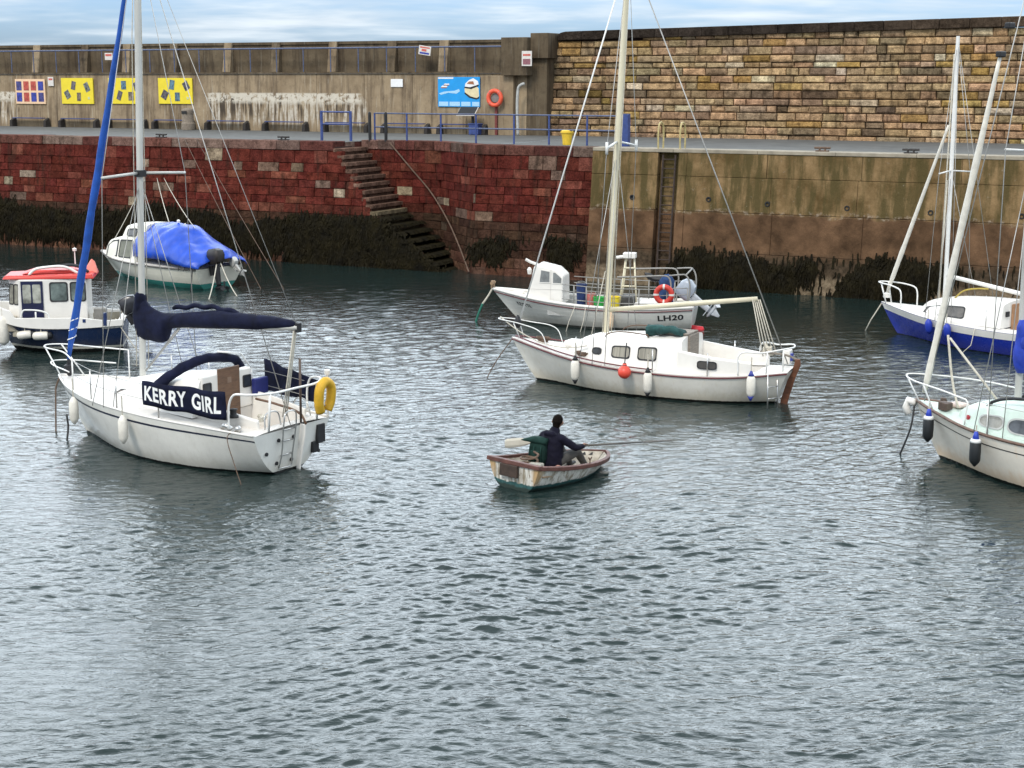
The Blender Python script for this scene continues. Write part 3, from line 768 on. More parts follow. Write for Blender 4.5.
# boards on the sea wall
m_bye = M('board_yellow', (.78, .62, .03), .5, .06, 5); m_frame = M('board_edge', (.25, .2, .1), .6, .1)
def sea_y(z): return UL + .1 * (z - 4.3) / 2.68
ph_m = [M('photo_print', c, .4, .8, 9, col2=c2) for c, c2 in (((.02, .02, .03), (.2, .18, .2)), ((.02, .05, .14), (.16, .3, .4)), ((.05, .03, .02), (.35, .28, .2)), ((.03, .05, .04), (.3, .32, .3)))]
def board(name, label, px0, py0, px1, py1, mat, prints, cat='board', y=UL, thick=.04, extra=None, group=None):
    a = WF.at(px0, py0, y); b = WF.at(px1, py1, y); cx_, cz = (a.x + b.x) / 2, (a.z + b.z) / 2; hw, hh = (b.x - a.x) / 2, (a.z - b.z) / 2
    o = thing(name, label, cat, WF, (cx_, sea_y(cz) - .05, cz), group)
    mb = MB(); mb.box(-hw, hw, -thick, .02, -hh, hh); mb.build('panel', mat, o, bevel=.006)
    for (u, v, wu, hv, rot, mi) in prints:
        mb = MB(); T = Matrix.Translation((u * hw, -thick - .006, v * hh)) @ Matrix.Rotation(rad(rot), 4, 'Y')
        mb.box(-wu, wu, -.004, .004, -hv, hv, T); mb.build('photo_print', mi, o)
    return o, hw, hh
grid_m = [M('print_blue', (.035, .05, .30), .5, .5, 6), M('print_red', (.42, .07, .05), .5, .5, 6), M('print_navy', (.05, .05, .18), .5, .6, 9)]
pr = [((-.74 + .49 * i), (.45 if j else -.45), .17, .22, 0, grid_m[(0, 1, 0, 2, 2, 2, 1, 0)[i + 4 * j] if not (i == 1 and j) else 1]) for i in range(4) for j in range(2)]
board('picture_board', 'orange edged board with a grid of eight small blue and red pictures', 15, 79, 46, 104, M('board_orange', (.80, .55, .35), .5, .08), pr)
pr = [(-.62, -.28, .15, .2, -30, ph_m[3]), (-.22, .42, .13, .2, 12, ph_m[0]), (.1, -.45, .12, .2, 0, ph_m[2]), (.62, .3, .14, .22, -25, ph_m[3])]
tiny = [(.72, -.55, .06, .06, 0, M('pale_mark', (.55, .6, .35), .5))]
board('photo_board', 'yellow board with four tilted photos, beside the grid of small pictures', 61, 78, 94, 104, m_bye, pr + tiny, group='yellow photo boards on the sea wall')
pr = [(-.85, .3, .12, .22, 12, ph_m[1]), (-.02, .45, .15, .2, 0, ph_m[1]), (-.3, -.35, .13, .22, 22, ph_m[0]), (.42, -.4, .16, .2, 0, ph_m[2]), (.75, .35, .13, .2, -15, ph_m[0])]
board('photo_board', 'yellow photo board half hidden behind the blue furled sail and white mast', 108, 78, 141, 104, m_bye, pr, group='yellow photo boards on the sea wall')
pr = [(-.62, -.3, .17, .2, 30, ph_m[0]), (-.18, .48, .14, .22, 10, ph_m[1]), (.12, -.45, .14, .2, 0, ph_m[1]), (.65, .4, .16, .2, -30, ph_m[0])]
board('photo_board', 'yellow board with four tilted photos, nearest the litter bin', 158, 78, 193, 104, m_bye, pr + tiny, group='yellow photo boards on the sea wall')
# the blue sign with its bird shaped picture
m_bsign = M('sign_blue', (.01, .30, .72), .45, .1, 3); m_wh = M('sign_white', (.8, .8, .8), .5, .06); m_pale = M('sign_pale', (.38, .62, .82), .5, .12, 20)
o, hw, hh = board('information_sign', 'bright blue sign with a white and yellow picture and pale boxes', 438, 77, 480, 107, m_bsign, [])
m_cream = M('sign_cream', (.72, .62, .38), .5, .1, 9)
def blob(pts, mat, name, y):
    mb = MB(); mb.prism([(u * hw, v * hh) for u, v in pts], lambda u, v: Vector((u, y + .004, v)), lambda u, v: Vector((u, y, v))); mb.build(name, mat, o)
blob([(.3, -.05), (.55, -.3), (.85, -.42), (.97, -.3), (.95, .25), (.75, .5), (.45, .45), (.28, .25)], m_cream, 'picture', -.046)
blob([(.3, .3), (.55, .32), (.95, .5), (.92, .72), (.7, .92), (.5, .8), (.32, .55)], m_wh, 'picture', -.05)
blob([(.27, .27), (.6, .2), (.95, .4), (.95, .5), (.55, .32), (.3, .36)], m_black, 'picture', -.054)
blob([(.4, .55), (.75, .5), (.7, .72), (.5, .7)], M('sign_rust', (.35, .14, .06), .5), 'picture', -.058)
blob([(.3, -.02), (.55, -.28), (.85, -.4), (.97, -.3), (.97, -.42), (.84, -.5), (.5, -.38), (.27, -.1)], m_black, 'picture', -.05)
blob([(-.95, -.1), (-.7, .02), (-.2, .08), (.02, .2), (.06, .05), (-.1, -.12), (-.5, -.06), (-.85, -.2)], m_pale, 'picture', -.046)
blob([(-.98, .88), (-.25, .88), (-.25, .97), (-.98, .97)], m_wh, 'caption', -.046)
for a, b, c, d in ((-.72, .48, -.45, .56), (-.85, .32, -.55, .42)): blob([(a, b), (c, b), (c, d), (a + .06, d)], m_wh, 'caption', -.046); blob([(a, b - .07), (c - .05, b - .07), (c, b), (a, b)], M('sign_rust', (.3, .12, .1), .5), 'caption', -.046)
for a, b in ((-.95, -.5), (-.44, .06), (.12, .56), (.64, .98)): blob([(a, -.95), (b, -.95), (b, -.66), (a, -.66)], m_pale, 'caption', -.046)
m_notice = M('notice', (.66, .62, .58), .6, .12, 16); m_nred = M('notice_red', (.55, .12, .09), .6, .2, 20)
def notice(label, px0, py0, px1, py1, y, marks, tilt=0):
    a = WF.at(px0, py0, y); b = WF.at(px1, py1, y); hw, hh = (b.x - a.x) / 2, (a.z - b.z) / 2
    o = thing('wall_notice', label, 'notice', WF, ((a.x + b.x) / 2, y, (a.z + b.z) / 2)); T = Matrix.Rotation(rad(tilt), 4, 'Y')
    mb = MB(); mb.box(-hw, hw, -.03, .0, -hh, hh, T); mb.build('panel', m_wh if not marks else m_notice, o, bevel=.005)
    for (u0, v0, u1, v1, mm) in marks:
        mb = MB(); mb.box(u0 * hw, u1 * hw, -.036, -.031, v0 * hh, v1 * hh, T); mb.build('print', mm, o)
notice('plain white notice on the concrete sea wall left of the blue sign', 391, 79, 403, 87, UL + .06, [])
notice('white and red notice on the parapet behind the blue furled sail', 105, 53, 113, 60, UL + .08, [(-.8, .1, .8, .7, m_nred)])
notice('tilted white, red and blue notice on the railing above the blue sign', 419, 46, 431, 55, UL + .08, [(-.8, .5, .8, .8, m_nred), (-.8, -.8, .8, -.4, grid_m[0]), (-.5, -.2, .3, .3, m_nred)], 8)
notice('white and red notice on the dark end block of the sea wall', 522, 51, 532, 66, UL - .48, [(-.75, .35, .75, .6, m_nred), (-.75, -.8, .75, -.05, M('notice_dark', (.25, .1, .12), .6, .3, 20))])
notice('small white notice next to the grid of small pictures', 48, 77, 54, 86, UL + .04, [(-.7, .3, .7, .7, m_nred)])
# lectern
lc = thing('lectern_sign', 'dark slanted reading board on a post below the blue sign', 'sign', WF, (WF.at(468, 128, UL - .6).x, UL - .6, QZ))
mb = MB(); mb.box(-.4, .4, -.02, .02, -.24, .24, Matrix.Translation((0, -.05, .98)) @ Matrix.Rotation(rad(-50), 4, 'X')); mb.build('board', m_black, lc)
mb = MB(); mb.box(.15, .25, .02, .1, 0, .95); mb.build('post', m_black, lc)
mb = MB(); mb.box(-.43, .43, -.012, .012, -.27, .27, Matrix.Translation((0, -.035, .965)) @ Matrix.Rotation(rad(-50), 4, 'X')); mb.build('frame', m_notice, lc)
mb = MB(); mb.box(-.22, .22, -.2, .2, 0, .42); mb.box(-.25, .25, -.23, .23, .422, .47)
o = mb.build('grit_box', m_blue, None, bevel=.02); place(o, WF, (WF.at(476, 130, UL - .4).x, UL - .45, QZ)); tag(o, 'small blue box on the quay under the blue sign', 'box')
# lifebuoy on its post
m_orange = M('lifebuoy_orange', (.75, .10, .045), .5, .12, 8)
def buoy_ring(mb, Rr, r, T, seg=28):
    mb.tube([T @ Vector((Rr * math.cos(2 * math.pi * i / seg), 0, Rr * math.sin(2 * math.pi * i / seg))) for i in range(seg)], r, 10, True)
q = WF.at(496, 98, UL - .3)
po = thing('lifebuoy_post', 'rusty post carrying the orange lifebuoy against the sea wall', 'post', WF, (q.x, UL - .28, QZ))
mb = MB(); mb.box(-.05, .05, -.04, .04, 0, q.z - QZ + .1); mb.build('post', M('red_post', (.16, .035, .03), .7, .3, 9), po)
mb = MB(); mb.lathe([(.2, 0), (.2, .05), (.17, .07), (0, .075)], 18, Matrix.Translation((0, -.03, q.z - QZ)) @ Matrix.Rotation(rad(90), 4, 'X')); mb.build('holder', M('grey_plastic', (.2, .19, .18), .6), po)
lb = thing('lifebuoy', 'orange ring lifebuoy hanging on the sea wall beside the blue sign', 'lifebuoy', WF, (q.x, UL - .42, q.z))
mb = MB(); buoy_ring(mb, .3, .09, Matrix.Identity(4)); mb.build('ring', m_orange, lb, smooth=True)
mb = MB()
for a in (45, 135, 225, 315): mb.tube([Vector((.3 * math.cos(rad(a + d)), 0, .3 * math.sin(rad(a + d)))) for d in (-6, 0, 6)], .094, 10)
mb.build('band', m_nred, lb)
# white bent pipe at the end of the wall
mb = MB(); q = WF.at(520, 100, UL - .3)
mb.tube(smooth_path([(0, 0, -1.9), (0, 0, -.1), (.05, 0, .1), (.2, 0, .2), (.3, 0, .22)], 20), .06, 10)
o = mb.build('vent_pipe', M('pipe_grey', (.42, .42, .4), .6, .2), None, (0, 0, -1.9), smooth=True); place(o, WF, (q.x + .0, UL - .5, QZ)); tag(o, 'pale bent pipe standing where the concrete and stone walls meet', 'pipe')
# ------------------------------------------------------------------ boat building helpers
m_white = M('white_gelcoat', (.77, .74, .69), .32, .06, 3, .04); m_white2 = M('deck_white', (.66, .63, .59), .55, .08, 5, .1)
m_chrome = M('stainless', (.55, .54, .52), .28, .1, 9, metal=.9); m_rail = M('white_tube', (.76, .75, .72), .35, .06, 9)
m_wire = M('rig_wire', (.36, .35, .33), .4, .1, 9, metal=.5); m_rope = M('pale_rope', (.52, .48, .40), .9, .25, 30)
m_alu = M('mast_alloy', (.58, .57, .53), .42, .12, 3, metal=.15, stretch=(1, 1, .3)); m_glass = M('dark_window', (.022, .024, .026), .12, .4, 5)
m_navy = M('navy_canvas', (.006, .008, .026), .85, .5, 5, .3, spec=.2); creased(m_navy, 3.2, .7, .04); m_rubber = M('rubber', (.014, .014, .016), .6, .3, 9)
m_fwhite = M('fender_white', (.72, .68, .60), .45, .12, 9); m_brownboard = M('teak_board', (.13, .070, .040), .55, .3, 6, .2, stretch=(1, 1, 5))
m_letter = M('letter_white', (.82, .82, .80), .6, .04); m_ink = M('letter_black', (.015, .015, .016), .6, .1)

class Hull:
    def __init__(s, xs, xk, hb, zs, zk, ex): s.xs, s.xk, s.hb, s.zs, s.zk, s.ex = xs, xk, hb, zs, zk, ex
    def P(s, t, v, sg=1):
        u = v ** .85
        x = lerp(lerp(s.xk[0], s.xs[0], v), lerp(s.xk[1], s.xs[1], u), t)
        y = curve(s.hb, t) * max(v, 0) ** curve(s.ex, t)
        zk = curve(s.zk, t)
        return Vector((x, sg * y, lerp(zk, curve(s.zs, t), v)))
    def sheer(s, t, sg=1, up=0., out=0.):
        p = s.P(t, 1, sg); return Vector((p.x, p.y + sg * out, p.z + up))
    def tx(s, x): return (x - s.xs[0]) / (s.xs[1] - s.xs[0])
    def side(s, sg=1): return lambda t, v: s.P(t, v, sg)
    def mesh(s, NT=56, NV=16):
        mb = MB()
        rings = []
        for i in range(NT + 1):
            t = (i / NT) ** .9 if i else 0.
            ring_ = []
            for sg in (1, -1):
                vs = [s.P(t, (j / NV) ** 1.5, sg) for j in range(NV + 1)]
                ring_ += vs[::-1] if sg == 1 else vs[1:]
            rings.append(ring_)
        mb.grid(rings)
        n = len(rings[0])
        k0 = [Vector(p) for p in rings[0]]
        mb._add(k0, [(j, j + 1, n - 2 - j, n - 1 - j) for j in range(n // 2 - 1)] + [(n // 2 - 1, n // 2, n // 2 + 1)])
        return mb
    def strake(s, v, r, t0=0., t1=1., sg=1, n=40, flat=1.):
        return [s.P(lerp(t0, t1, i / n), v, sg) for i in range(n + 1)]
    def ribbon(s, mb, v0, v1, t0, t1, sg, off=.004, n=40):
        S = s.side(sg); G = []
        for i in range(n + 1):
            t = lerp(t0, t1, i / n); t = min(t, .999)
            G.append([surf_off(S, t, v, off, Vector((0, sg, 0))) for v in (v0, (v0 + v1) / 2, v1)])
        mb.grid(G); return mb
    def deck(s, t0, t1, zoff=-.02, camber=.05, cut=None, NT=44, NL=10, inset=.01):
        mb = MB(); G = []
        ts = [lerp(t0, t1, i / NT) for i in range(NT + 1)]
        if cut: ts = sorted(set(ts + [cut[0], cut[1]]))
        fr_ = cut[2] if cut else .6
        us = [-1, -(1 + fr_) / 2, -fr_, -fr_ / 2, 0, fr_ / 2, fr_, (1 + fr_) / 2, 1]
        for t in ts:
            p = s.P(t, 1, 1)
            G.append([Vector((p.x, u * max(p.y - inset, .001), p.z + zoff + camber * (1 - u * u) * min(1, p.y * 2))) for u in us])
        vs = [q for r in G for q in r]; n = len(us); fs = []
        for i in range(len(ts) - 1):
            for j in range(n - 1):
                if cut and ts[i] >= cut[0] - 1e-6 and ts[i + 1] <= cut[1] + 1e-6 and 2 <= j <= 5: continue
                fs.append((i * n + j, i * n + j + 1, (i + 1) * n + j + 1, (i + 1) * n + j))
        mb._add(vs, fs)
        return mb
    def well(s, cut, depth_z, zoff=-.02, NT=12):
        """the inside of a cockpit"""
        mb = MB(); G = []
        for i in range(NT + 1):
            t = lerp(cut[0], cut[1], i / NT); p = s.P(t, 1, 1); y = p.y * cut[2]; z = p.z + zoff + .03
            G.append([(p.x, y, z), (p.x, y * .96, depth_z), (p.x, -y * .96, depth_z), (p.x, -y, z)])
        mb.grid(G); mb._add([*G[0]], [(0, 1, 2, 3)]); mb._add([*G[-1]], [(0, 1, 2, 3)])
        return mb

class Cab:
    """a lofted deckhouse: sections of (x, z base, z top, half width base, half width top)"""
    def __init__(s, secs, cam_=.06): s.secs = secs; s.cam = cam_
    def at(s, x):
        q = sorted(s.secs); return [curve([(k[0], k[i]) for k in q], x) if len(q) > 2 else lerp(q[0][i], q[1][i], (x - q[0][0]) / (q[1][0] - q[0][0])) for i in range(1, 5)]
    def side(s, sg):
        def S(x, q):
            zb, zt, wb, wt = s.at(x); return Vector((x, sg * lerp(wb, wt, q), lerp(zb, zt - .05, q)))
        return S
    def mesh(s, n=26):
        q = sorted(s.secs); x0, x1 = q[0][0], q[-1][0]; rings = []
        xs = sorted(set([lerp(x0, x1, i / n) for i in range(n + 1)] + [k[0] for k in q]))
        for x in xs:
            zb, zt, wb, wt = s.at(x); h = [(wb, zb), (lerp(wb, wt, .5), lerp(zb, zt - .05, .5)), (wt, zt - .05), (wt - .02, zt - .02), (wt - .06, zt), (wt * .5, zt + s.cam * .75), (0, zt + s.cam)]
            rings.append([Vector((x, y, z)) for y, z in h] + [Vector((x, -y, z)) for y, z in h[-2::-1]])
        mb = MB(); mb.loft(rings, False, True, True); return mb
    def top(s, x, y=0): zb, zt, wb, wt = s.at(x); return zt + s.cam * (1 - (y / wt) ** 2)

def part(mb, name, mat, parent, smooth=False, bevel=0, auto=None, **kw): return mb.build(name, mat, parent, smooth=smooth, bevel=bevel, auto=auto, **kw)
def tubes(name, mat, parent, paths, r, seg=6, smooth=True):
    mb = MB()
    for p in paths: mb.tube(p, r, seg)
    return mb.build(name, mat, parent, smooth=smooth)
def window(parent, S, outline, out, gu, gv, mat=None, fmat=None, name='window'):
    mb = MB(); panel(mb, S, outline, out, .0, .008); p = mb.build(name, mat or m_glass, parent)
    if fmat is not False:
        mb = MB(); ring(mb, S, outline, gu, gv, out, .0, .016); mb.build('window_frame', fmat or m_rubber, p)
    return p
fender_n = 0
def fender(fr, p, label, L=.5, r=.085, mat=None, cap=None, tilt=0., group=None, rope=.25, name='fender'):
    o = thing(name, label, 'fender', fr, p, group); T = Matrix.Rotation(tilt, 4, 'X')
    mb = MB(); prof = [(.02, 0), (.035, .02), (r * .75, .06), (r, .11), (r * 1.03, L / 2), (r, L - .11), (r * .75, L - .06), (.035, L - .02), (.02, L)]
    mb.lathe(prof, 14, T @ Matrix.Translation((0, 0, -L))); mb.build('body', mat or m_fwhite, o, smooth=True)
    if cap:
        mb = MB(); mb.lathe([(.022, -.04), (.04, 0), (r * .72, .055), (r * .55, .06)], 14, T @ Matrix.Translation((0, 0, -L - .012))); mb.build('end_cap', cap, o, smooth=True)
        mb = MB(); mb.lathe([(r * .55, -.06), (r * .72, -.055), (.04, 0), (.022, .05)], 14, T @ Matrix.Translation((0, 0, .012))); mb.build('end_cap', cap, o, smooth=True)
    mb = MB(); mb.tube([T @ Vector((0, 0, -.01)), T @ Vector((0, 0, .05)), T @ Vector((0, 0, .05)) + Vector((0, 0, rope))], .012, 6); mb.build('lanyard', m_rope, o)
    return o
def cyl_fender(fr, p, label, axis, L=.42, r=.10, mat=None, cap=None, group=None):
    o = thing('fender', label, 'fender', fr, p, group)
    q = Vector(axis).to_track_quat('Z', 'Y').to_matrix().to_4x4()
    mb = MB(); mb.lathe([(.03, -L / 2), (r * .8, -L / 2 + .03), (r, -L / 2 + .08), (r, L / 2 - .08), (r * .8, L / 2 - .03), (.03, L / 2)], 14, q); mb.build('body', mat or m_fwhite, o, smooth=True)
    mb = MB(); mb.lathe([(.03, -L / 2 - .07), (r * .8, -L / 2 - .04), (r * .95, -L / 2 + .04)], 14, q); mb.build('end_cap', cap or m_rubber, o, smooth=True)
    mb = MB(); mb.tube([(0, 0, r * .8), (0, -.03, .32)], .012, 6); mb.build('lanyard', m_rope, o); return o
def outboard(parent, p, tilt, cowl, leg, sc_=1., name='outboard_motor', yaw=0.):
    """an outboard hung on a transom, top half cowling, a long leg and a propeller"""
    T = Matrix.Translation(p) @ Matrix.Rotation(yaw, 4, 'Z') @ Matrix.Rotation(tilt, 4, 'Y') @ Matrix.Diagonal((sc_, sc_, sc_, 1))
    def rr(z, hx, hy, dx): return [T @ Vector((dx + a, b, z)) for a, b in rrect(-hx, -hy, hx, hy, hx * .45, hy * .6, 3)]
    mb = MB(); mb.loft([rr(.0, .17, .13, 0), rr(.06, .24, .16, -.03), rr(.25, .27, .17, -.05), rr(.38, .24, .155, -.04), rr(.45, .15, .1, -.0)])
    m = mb.build(name, cowl, parent, smooth=True, auto=40)
    mb = MB(); mb.loft([rr(-.02, .10, .08, 0), rr(-.35, .085, .06, 0), rr(-.62, .07, .035, 0), rr(-.70, .11, .03, -.03), rr(-.9, .03, .012, -.03)])
    mb.lathe([(.0, -.26), (.05, -.16), (.06, .0), (.045, .16), (0, .22)], 12, T @ Matrix.Translation((-.03, 0, -.66)) @ Matrix.Rotation(rad(90), 4, 'Y'))
    mb.box(-.2, .2, -.11, .11, -.57, -.55, T); mb.box(.08, .2, -.1, .1, -.3, -.02, T); mb.build('motor_leg', leg, m, smooth=True, auto=40)
    mb = MB()
    for k in range(3):
        B = T @ Matrix.Translation((-.24, 0, -.66)) @ Matrix.Rotation(rad(120 * k), 4, 'X') @ Matrix.Rotation(rad(35), 4, 'Z'); mb.box(-.012, .012, -.05, .05, .03, .16, B)
    mb.build('propeller', leg, m); return m
def mast(parent, foot, head, r, mat, name='mast'):
    mb = MB(); mb.tube([Vector(foot).lerp(Vector(head), i / 10) for i in range(11)], [r] * 8 + [r * .95, r * .9, r * .82], 12, flat=1.0)
    return mb.build(name, mat, parent, smooth=True, auto=40)
def rope(name, label, pts, r=.016, mat=None, cat='rope', group=None):
    P = [Vector(p) for p in pts]; mb = MB(); mb.tube(P, r, 6)
    c = P[0]; o = mb.build(name, mat or m_rope, None, c, smooth=True); o.location = c; return tag(o, label, cat, group)
def rough_surface(mb, amp, freq, seed=0):
    for i, p in enumerate(mb.v):
        q = Vector(p); d = mnoise.noise_vector(q * freq + Vector((seed, seed, seed))); mb.v[i] = tuple(q + d * amp)
    return mb

# ================================================================== 1. the yacht with the name cloths
KF = boat_frame((85, 432), (303, 473)); kb = (0, 0, 0)
kg = thing('sailing_yacht', 'white yacht with navy sail cover and name cloth, blue furled headsail', 'sailing boat', KF, kb)
KH = Hull((.22, 6.35), (.35, 5.55), [(0, .98), (.15, 1.1), (.4, 1.24), (.65, 1.07), (.85, .6), (.95, .24), (1, .03)], [(0, .80), (.3, .88), (.6, .96), (1, 1.06)],
          [(0, -.06), (.3, -.32), (.7, -.32), (.93, -.18), (1, -.05)], [(0, .42), (.3, .26), (.6, .30), (.85, .55), (1, .95)])
mh = M_hull('yacht_hull', (.80, .78, .72), (.012, .012, .012), .045, gr=.28)
part(KH.mesh(), 'hull', mh, kg, True, auto=35)
CUT = (KH.tx(.42), KH.tx(1.8), .56)
part(KH.deck(.0, 1, -.005, .05, CUT), 'deck', m_white2, kg, True, auto=30)
part(KH.well(CUT, .52, -.005), 'cockpit', m_white2, kg)
mb = MB()
for sg in (1, -1): KH.ribbon(mb, .875, .905, .0, .997, sg, .005)
part(mb, 'hull_stripe', M('stripe_navy', (.012, .016, .04), .5), kg)
mb = MB()
for sg in (1, -1): mb.tube([KH.sheer(i / 40, sg, .012, -.01) for i in range(41)], .022, 6)
part(mb, 'toe_rail', m_white, kg, True)
# coachroof
KC = Cab([(4.75, .98, .985, .18, .1), (4.35, .97, 1.14, .42, .34), (3.7, .95, 1.30, .66, .54), (2.8, .93, 1.44, .80, .64), (1.8, .91, 1.56, .86, .66)], .07)
part(KC.mesh(), 'coachroof', m_white, kg, True, auto=35)
for sg in (1, -1):
    window(kg, KC.side(sg), [(4.28, .22), (4.0, .70), (3.1, .75), (2.25, .78), (2.2, .28), (3.0, .2)], (0, sg, .2), .02, .05, M('tinted_window', (.20, .17, .155), .25, .2, 5))
part(MB().box(1.75, 1.785, -.30, .24, .6, 1.70), 'companionway_board', m_brownboard, kg, bevel=.01)
part(MB().box(1.745, 1.75, -.08, .02, 1.42, 1.52), 'board_vent', M('vent_brown', (.2, .13, .09), .6), kg)
part(MB().box(1.77, 1.9, -.62, .62, .9, 1.62), 'bulkhead', m_white, kg, bevel=.03)
for y0 in (.42, -.58):
    Sb = lambda u, v: Vector((1.77, u, v)); window(kg, Sb, rrect(y0, 1.28, y0 + .17, 1.47, .03, .03), (-1, 0, 0), .02, .02, M('smoked_glass', (.03, .035, .045), .2))
mb = MB()
for sg in (1, -1):
    mb.loft([[Vector((x, sg * a, z)) for a, z in ((.66 * k, .86), (.70 * k, 1.04 + h), (.62 * k, 1.06 + h), (.58 * k, .55))] for x, k, h in ((1.85, 1.08, .12), (1.2, 1.04, .05), (.45, .93, -.06))])
part(mb, 'cockpit_coaming', m_white, kg, bevel=.02)
part(MB().box(1.66, 1.76, -.95, -.60, 1.10, 1.40), 'cushion', M('blue_cushion', (.012, .018, .13), .7, .3), kg, bevel=.02)
mb = MB(); mb.tube(smooth_path([(.5, .5, .98), (.6, .3, .98), (.9, .1, .93)], 8), .05, 6); part(mb, 'rope_coil', m_rope, kg)
# folded spray hood
mb = MB(); arc = smooth_path([(2.75, .86, 1.20), (2.62, .80, 1.42), (2.35, .55, 1.70), (2.15, 0, 1.84), (2.1, -.5, 1.74), (2.15, -.78, 1.5), (2.25, -.84, 1.28)], 30)
mb.tube(arc, [.06, .10, .12, .12, .11, .10, .10, .09, .09, .09, .09] + [.085] * 16 + [.08, .07, .06, .05], 10); rough_surface(mb, .03, 5)
part(mb, 'spray_hood', m_navy, kg, True)
mb = MB(); mb.tube(smooth_path([(2.78, .84, 1.10), (2.72, .70, 1.34), (2.62, .6, 1.46)], 6), .05, 8); mb.tube([(2.1, -.1, 1.94), (1.95, -.55, 1.86), (1.95, -.8, 1.55)], .018, 6); part(mb, 'hood_strap', m_letter, kg, True)
# spars
KM0, KM1 = (3.97, 0, 1.30), (3.60, 0, 9.6)
mast(kg, KM0, KM1, .062, m_alu)
def km(z): u = (z - KM0[2]) / (KM1[2] - KM0[2]); return Vector(KM0).lerp(Vector(KM1), u)
q = km(5.1); tubes('spreader', m_alu, kg, [[(q.x, 0, 5.1), (q.x - .12, 1.0, 5.06)], [(q.x, 0, 5.1), (q.x - .12, -1.0, 5.06)]], .028)
mb = MB(); mb.box(q.x - .08, q.x + .08, -.08, .08, 5.03, 5.15); part(mb, 'mast_band', m_rubber, kg)
B0, B1 = Vector((3.9, 0, 2.28)), Vector((.02, 0, 2.58))
tubes('boom', m_alu, kg, [[B0, B1]], .05, 10)
part(MB().box(-.02, .06, -.04, .04, 2.5, 2.66), 'boom_end', m_rubber, kg)
# stowed sail under its cover
mb = MB(); rings = []
def el(x, zc, hz, hy, n=16):
    return [Vector((x, hy * math.cos(2 * math.pi * k / n) * (1 + .06 * math.sin(3 * k + x * 9)), zc + hz * math.sin(2 * math.pi * k / n))) for k in range(n)]
for x, zb, zt, hy in ((4.07, 2.05, 2.78, .09), (4.02, 2.0, 2.84, .12), (3.86, 1.99, 2.80, .14), (3.74, 1.99, 2.66, .15), (3.55, 1.98, 2.60, .15), (3.4, 1.98, 2.57, .15), (3.30, 2.02, 2.57, .15), (3.25, 2.28, 2.575, .15), (3.0, 2.33, 2.60, .15), (2.7, 2.36, 2.63, .15), (2.3, 2.39, 2.69, .15), (1.9, 2.42, 2.72, .145), (1.5, 2.45, 2.73, .14), (1.0, 2.49, 2.74, .13), (.6, 2.53, 2.74, .11), (.2, 2.57, 2.72, .08), (.08, 2.59, 2.69, .05)):
    rings.append(el(x, (zb + zt) / 2 - (.02 if x < 3.28 else 0), (zt - zb) / 2 * (1.08 if x < 3.28 else .98), hy))
mb.loft(rings); rough_surface(mb, .022, 4.5); part(mb, 'sail_cover', m_navy, kg, True)
mb = MB(); mb.lathe([(.10, 2.6), (.13, 2.75), (.11, 2.95), (.09, 3.0)], 14, Matrix.Translation((3.93, 0, -.12))); rough_surface(mb, .03, 7); part(mb, 'cover_collar', m_navy, kg, True)
mb = MB(); mb.tube([Vector((lerp(3.1, 1.2, i / 24), -.02, 2.66 + .10 * math.sin(i / 24 * 3.14) + .02 * math.sin(i * 1.1))) for i in range(25)], [.03] + [.045] * 23 + [.03], 8); part(mb, 'cover_roll', m_navy, kg, True)
tubes('vang', m_wire, kg, [[(3.85, 0, 1.45), (2.95, 0, 2.32)], [(3.85, .03, 1.42), (2.9, .03, 2.3)]], .016)
tubes('halyard', m_rope, kg, [[(4.03, .09, 1.5), (3.75, .09, 7.5), (3.62, .05, 9.4)], [(3.9, -.09, 1.5), (3.6, -.06, 9.4)]], .009)
# furled headsail and rigging
f0, f1 = Vector((6.06, 0, 1.42)), Vector((3.62, 0, 9.4))
mb = MB(); mb.tube([f0.lerp(f1, i / 30) + Vector((0, .008 * math.sin(i * 1.3), 0)) for i in range(31)], [.035, .05] + [.072 + .006 * math.sin(i * 1.9) for i in range(14)] + [.066 - .0022 * i for i in range(15)], 10)
part(mb, 'furled_headsail', M('headsail_blue', (.010, .075, .36), .6, .25, 5, .2), kg, True)
mb = MB(); mb.lathe([(.03, -.34), (.05, -.30), (.10, -.27), (.10, -.13), (.04, -.10), (.03, 0)], 12, Matrix.Translation(f0)); part(mb, 'furling_drum', m_rubber, kg)
mb = MB(); mb.tube([f0.lerp(f1, .045 + .0045 * i) + Vector((.078 * math.cos(i * 1.2), .078 * math.sin(i * 1.2), 0)) for i in range(16)], .011, 5); part(mb, 'furling_line', m_letter, kg)
for sg in (1, -1):
    q = km(5.1); tip = Vector((q.x - .12, sg * 1.0, 5.06)); ch = Vector((3.75, sg * 1.17, .93))
    tubes('shroud', m_wire, kg, [[ch, tip, km(9.4)], [ch + Vector((-.25, 0, 0)), km(5.0)], [ch + Vector((.3, 0, 0)), km(5.0)]], .0075, 5)
tubes('backstay', m_wire, kg, [[(.22, .05, .85), (km(9.5).x, 0, 9.5)]], .0085, 5)
tubes('mainsheet', m_rope, kg, [[(.10, .03 * k, 2.52), (.35, .05 * k + .05, .98)] for k in (-1, 0, 1)], .012, 5)
tubes('topping_lift', m_wire, kg, [[(.05, 0, 2.62), (3.6, 0, 9.5)]], .006, 5)
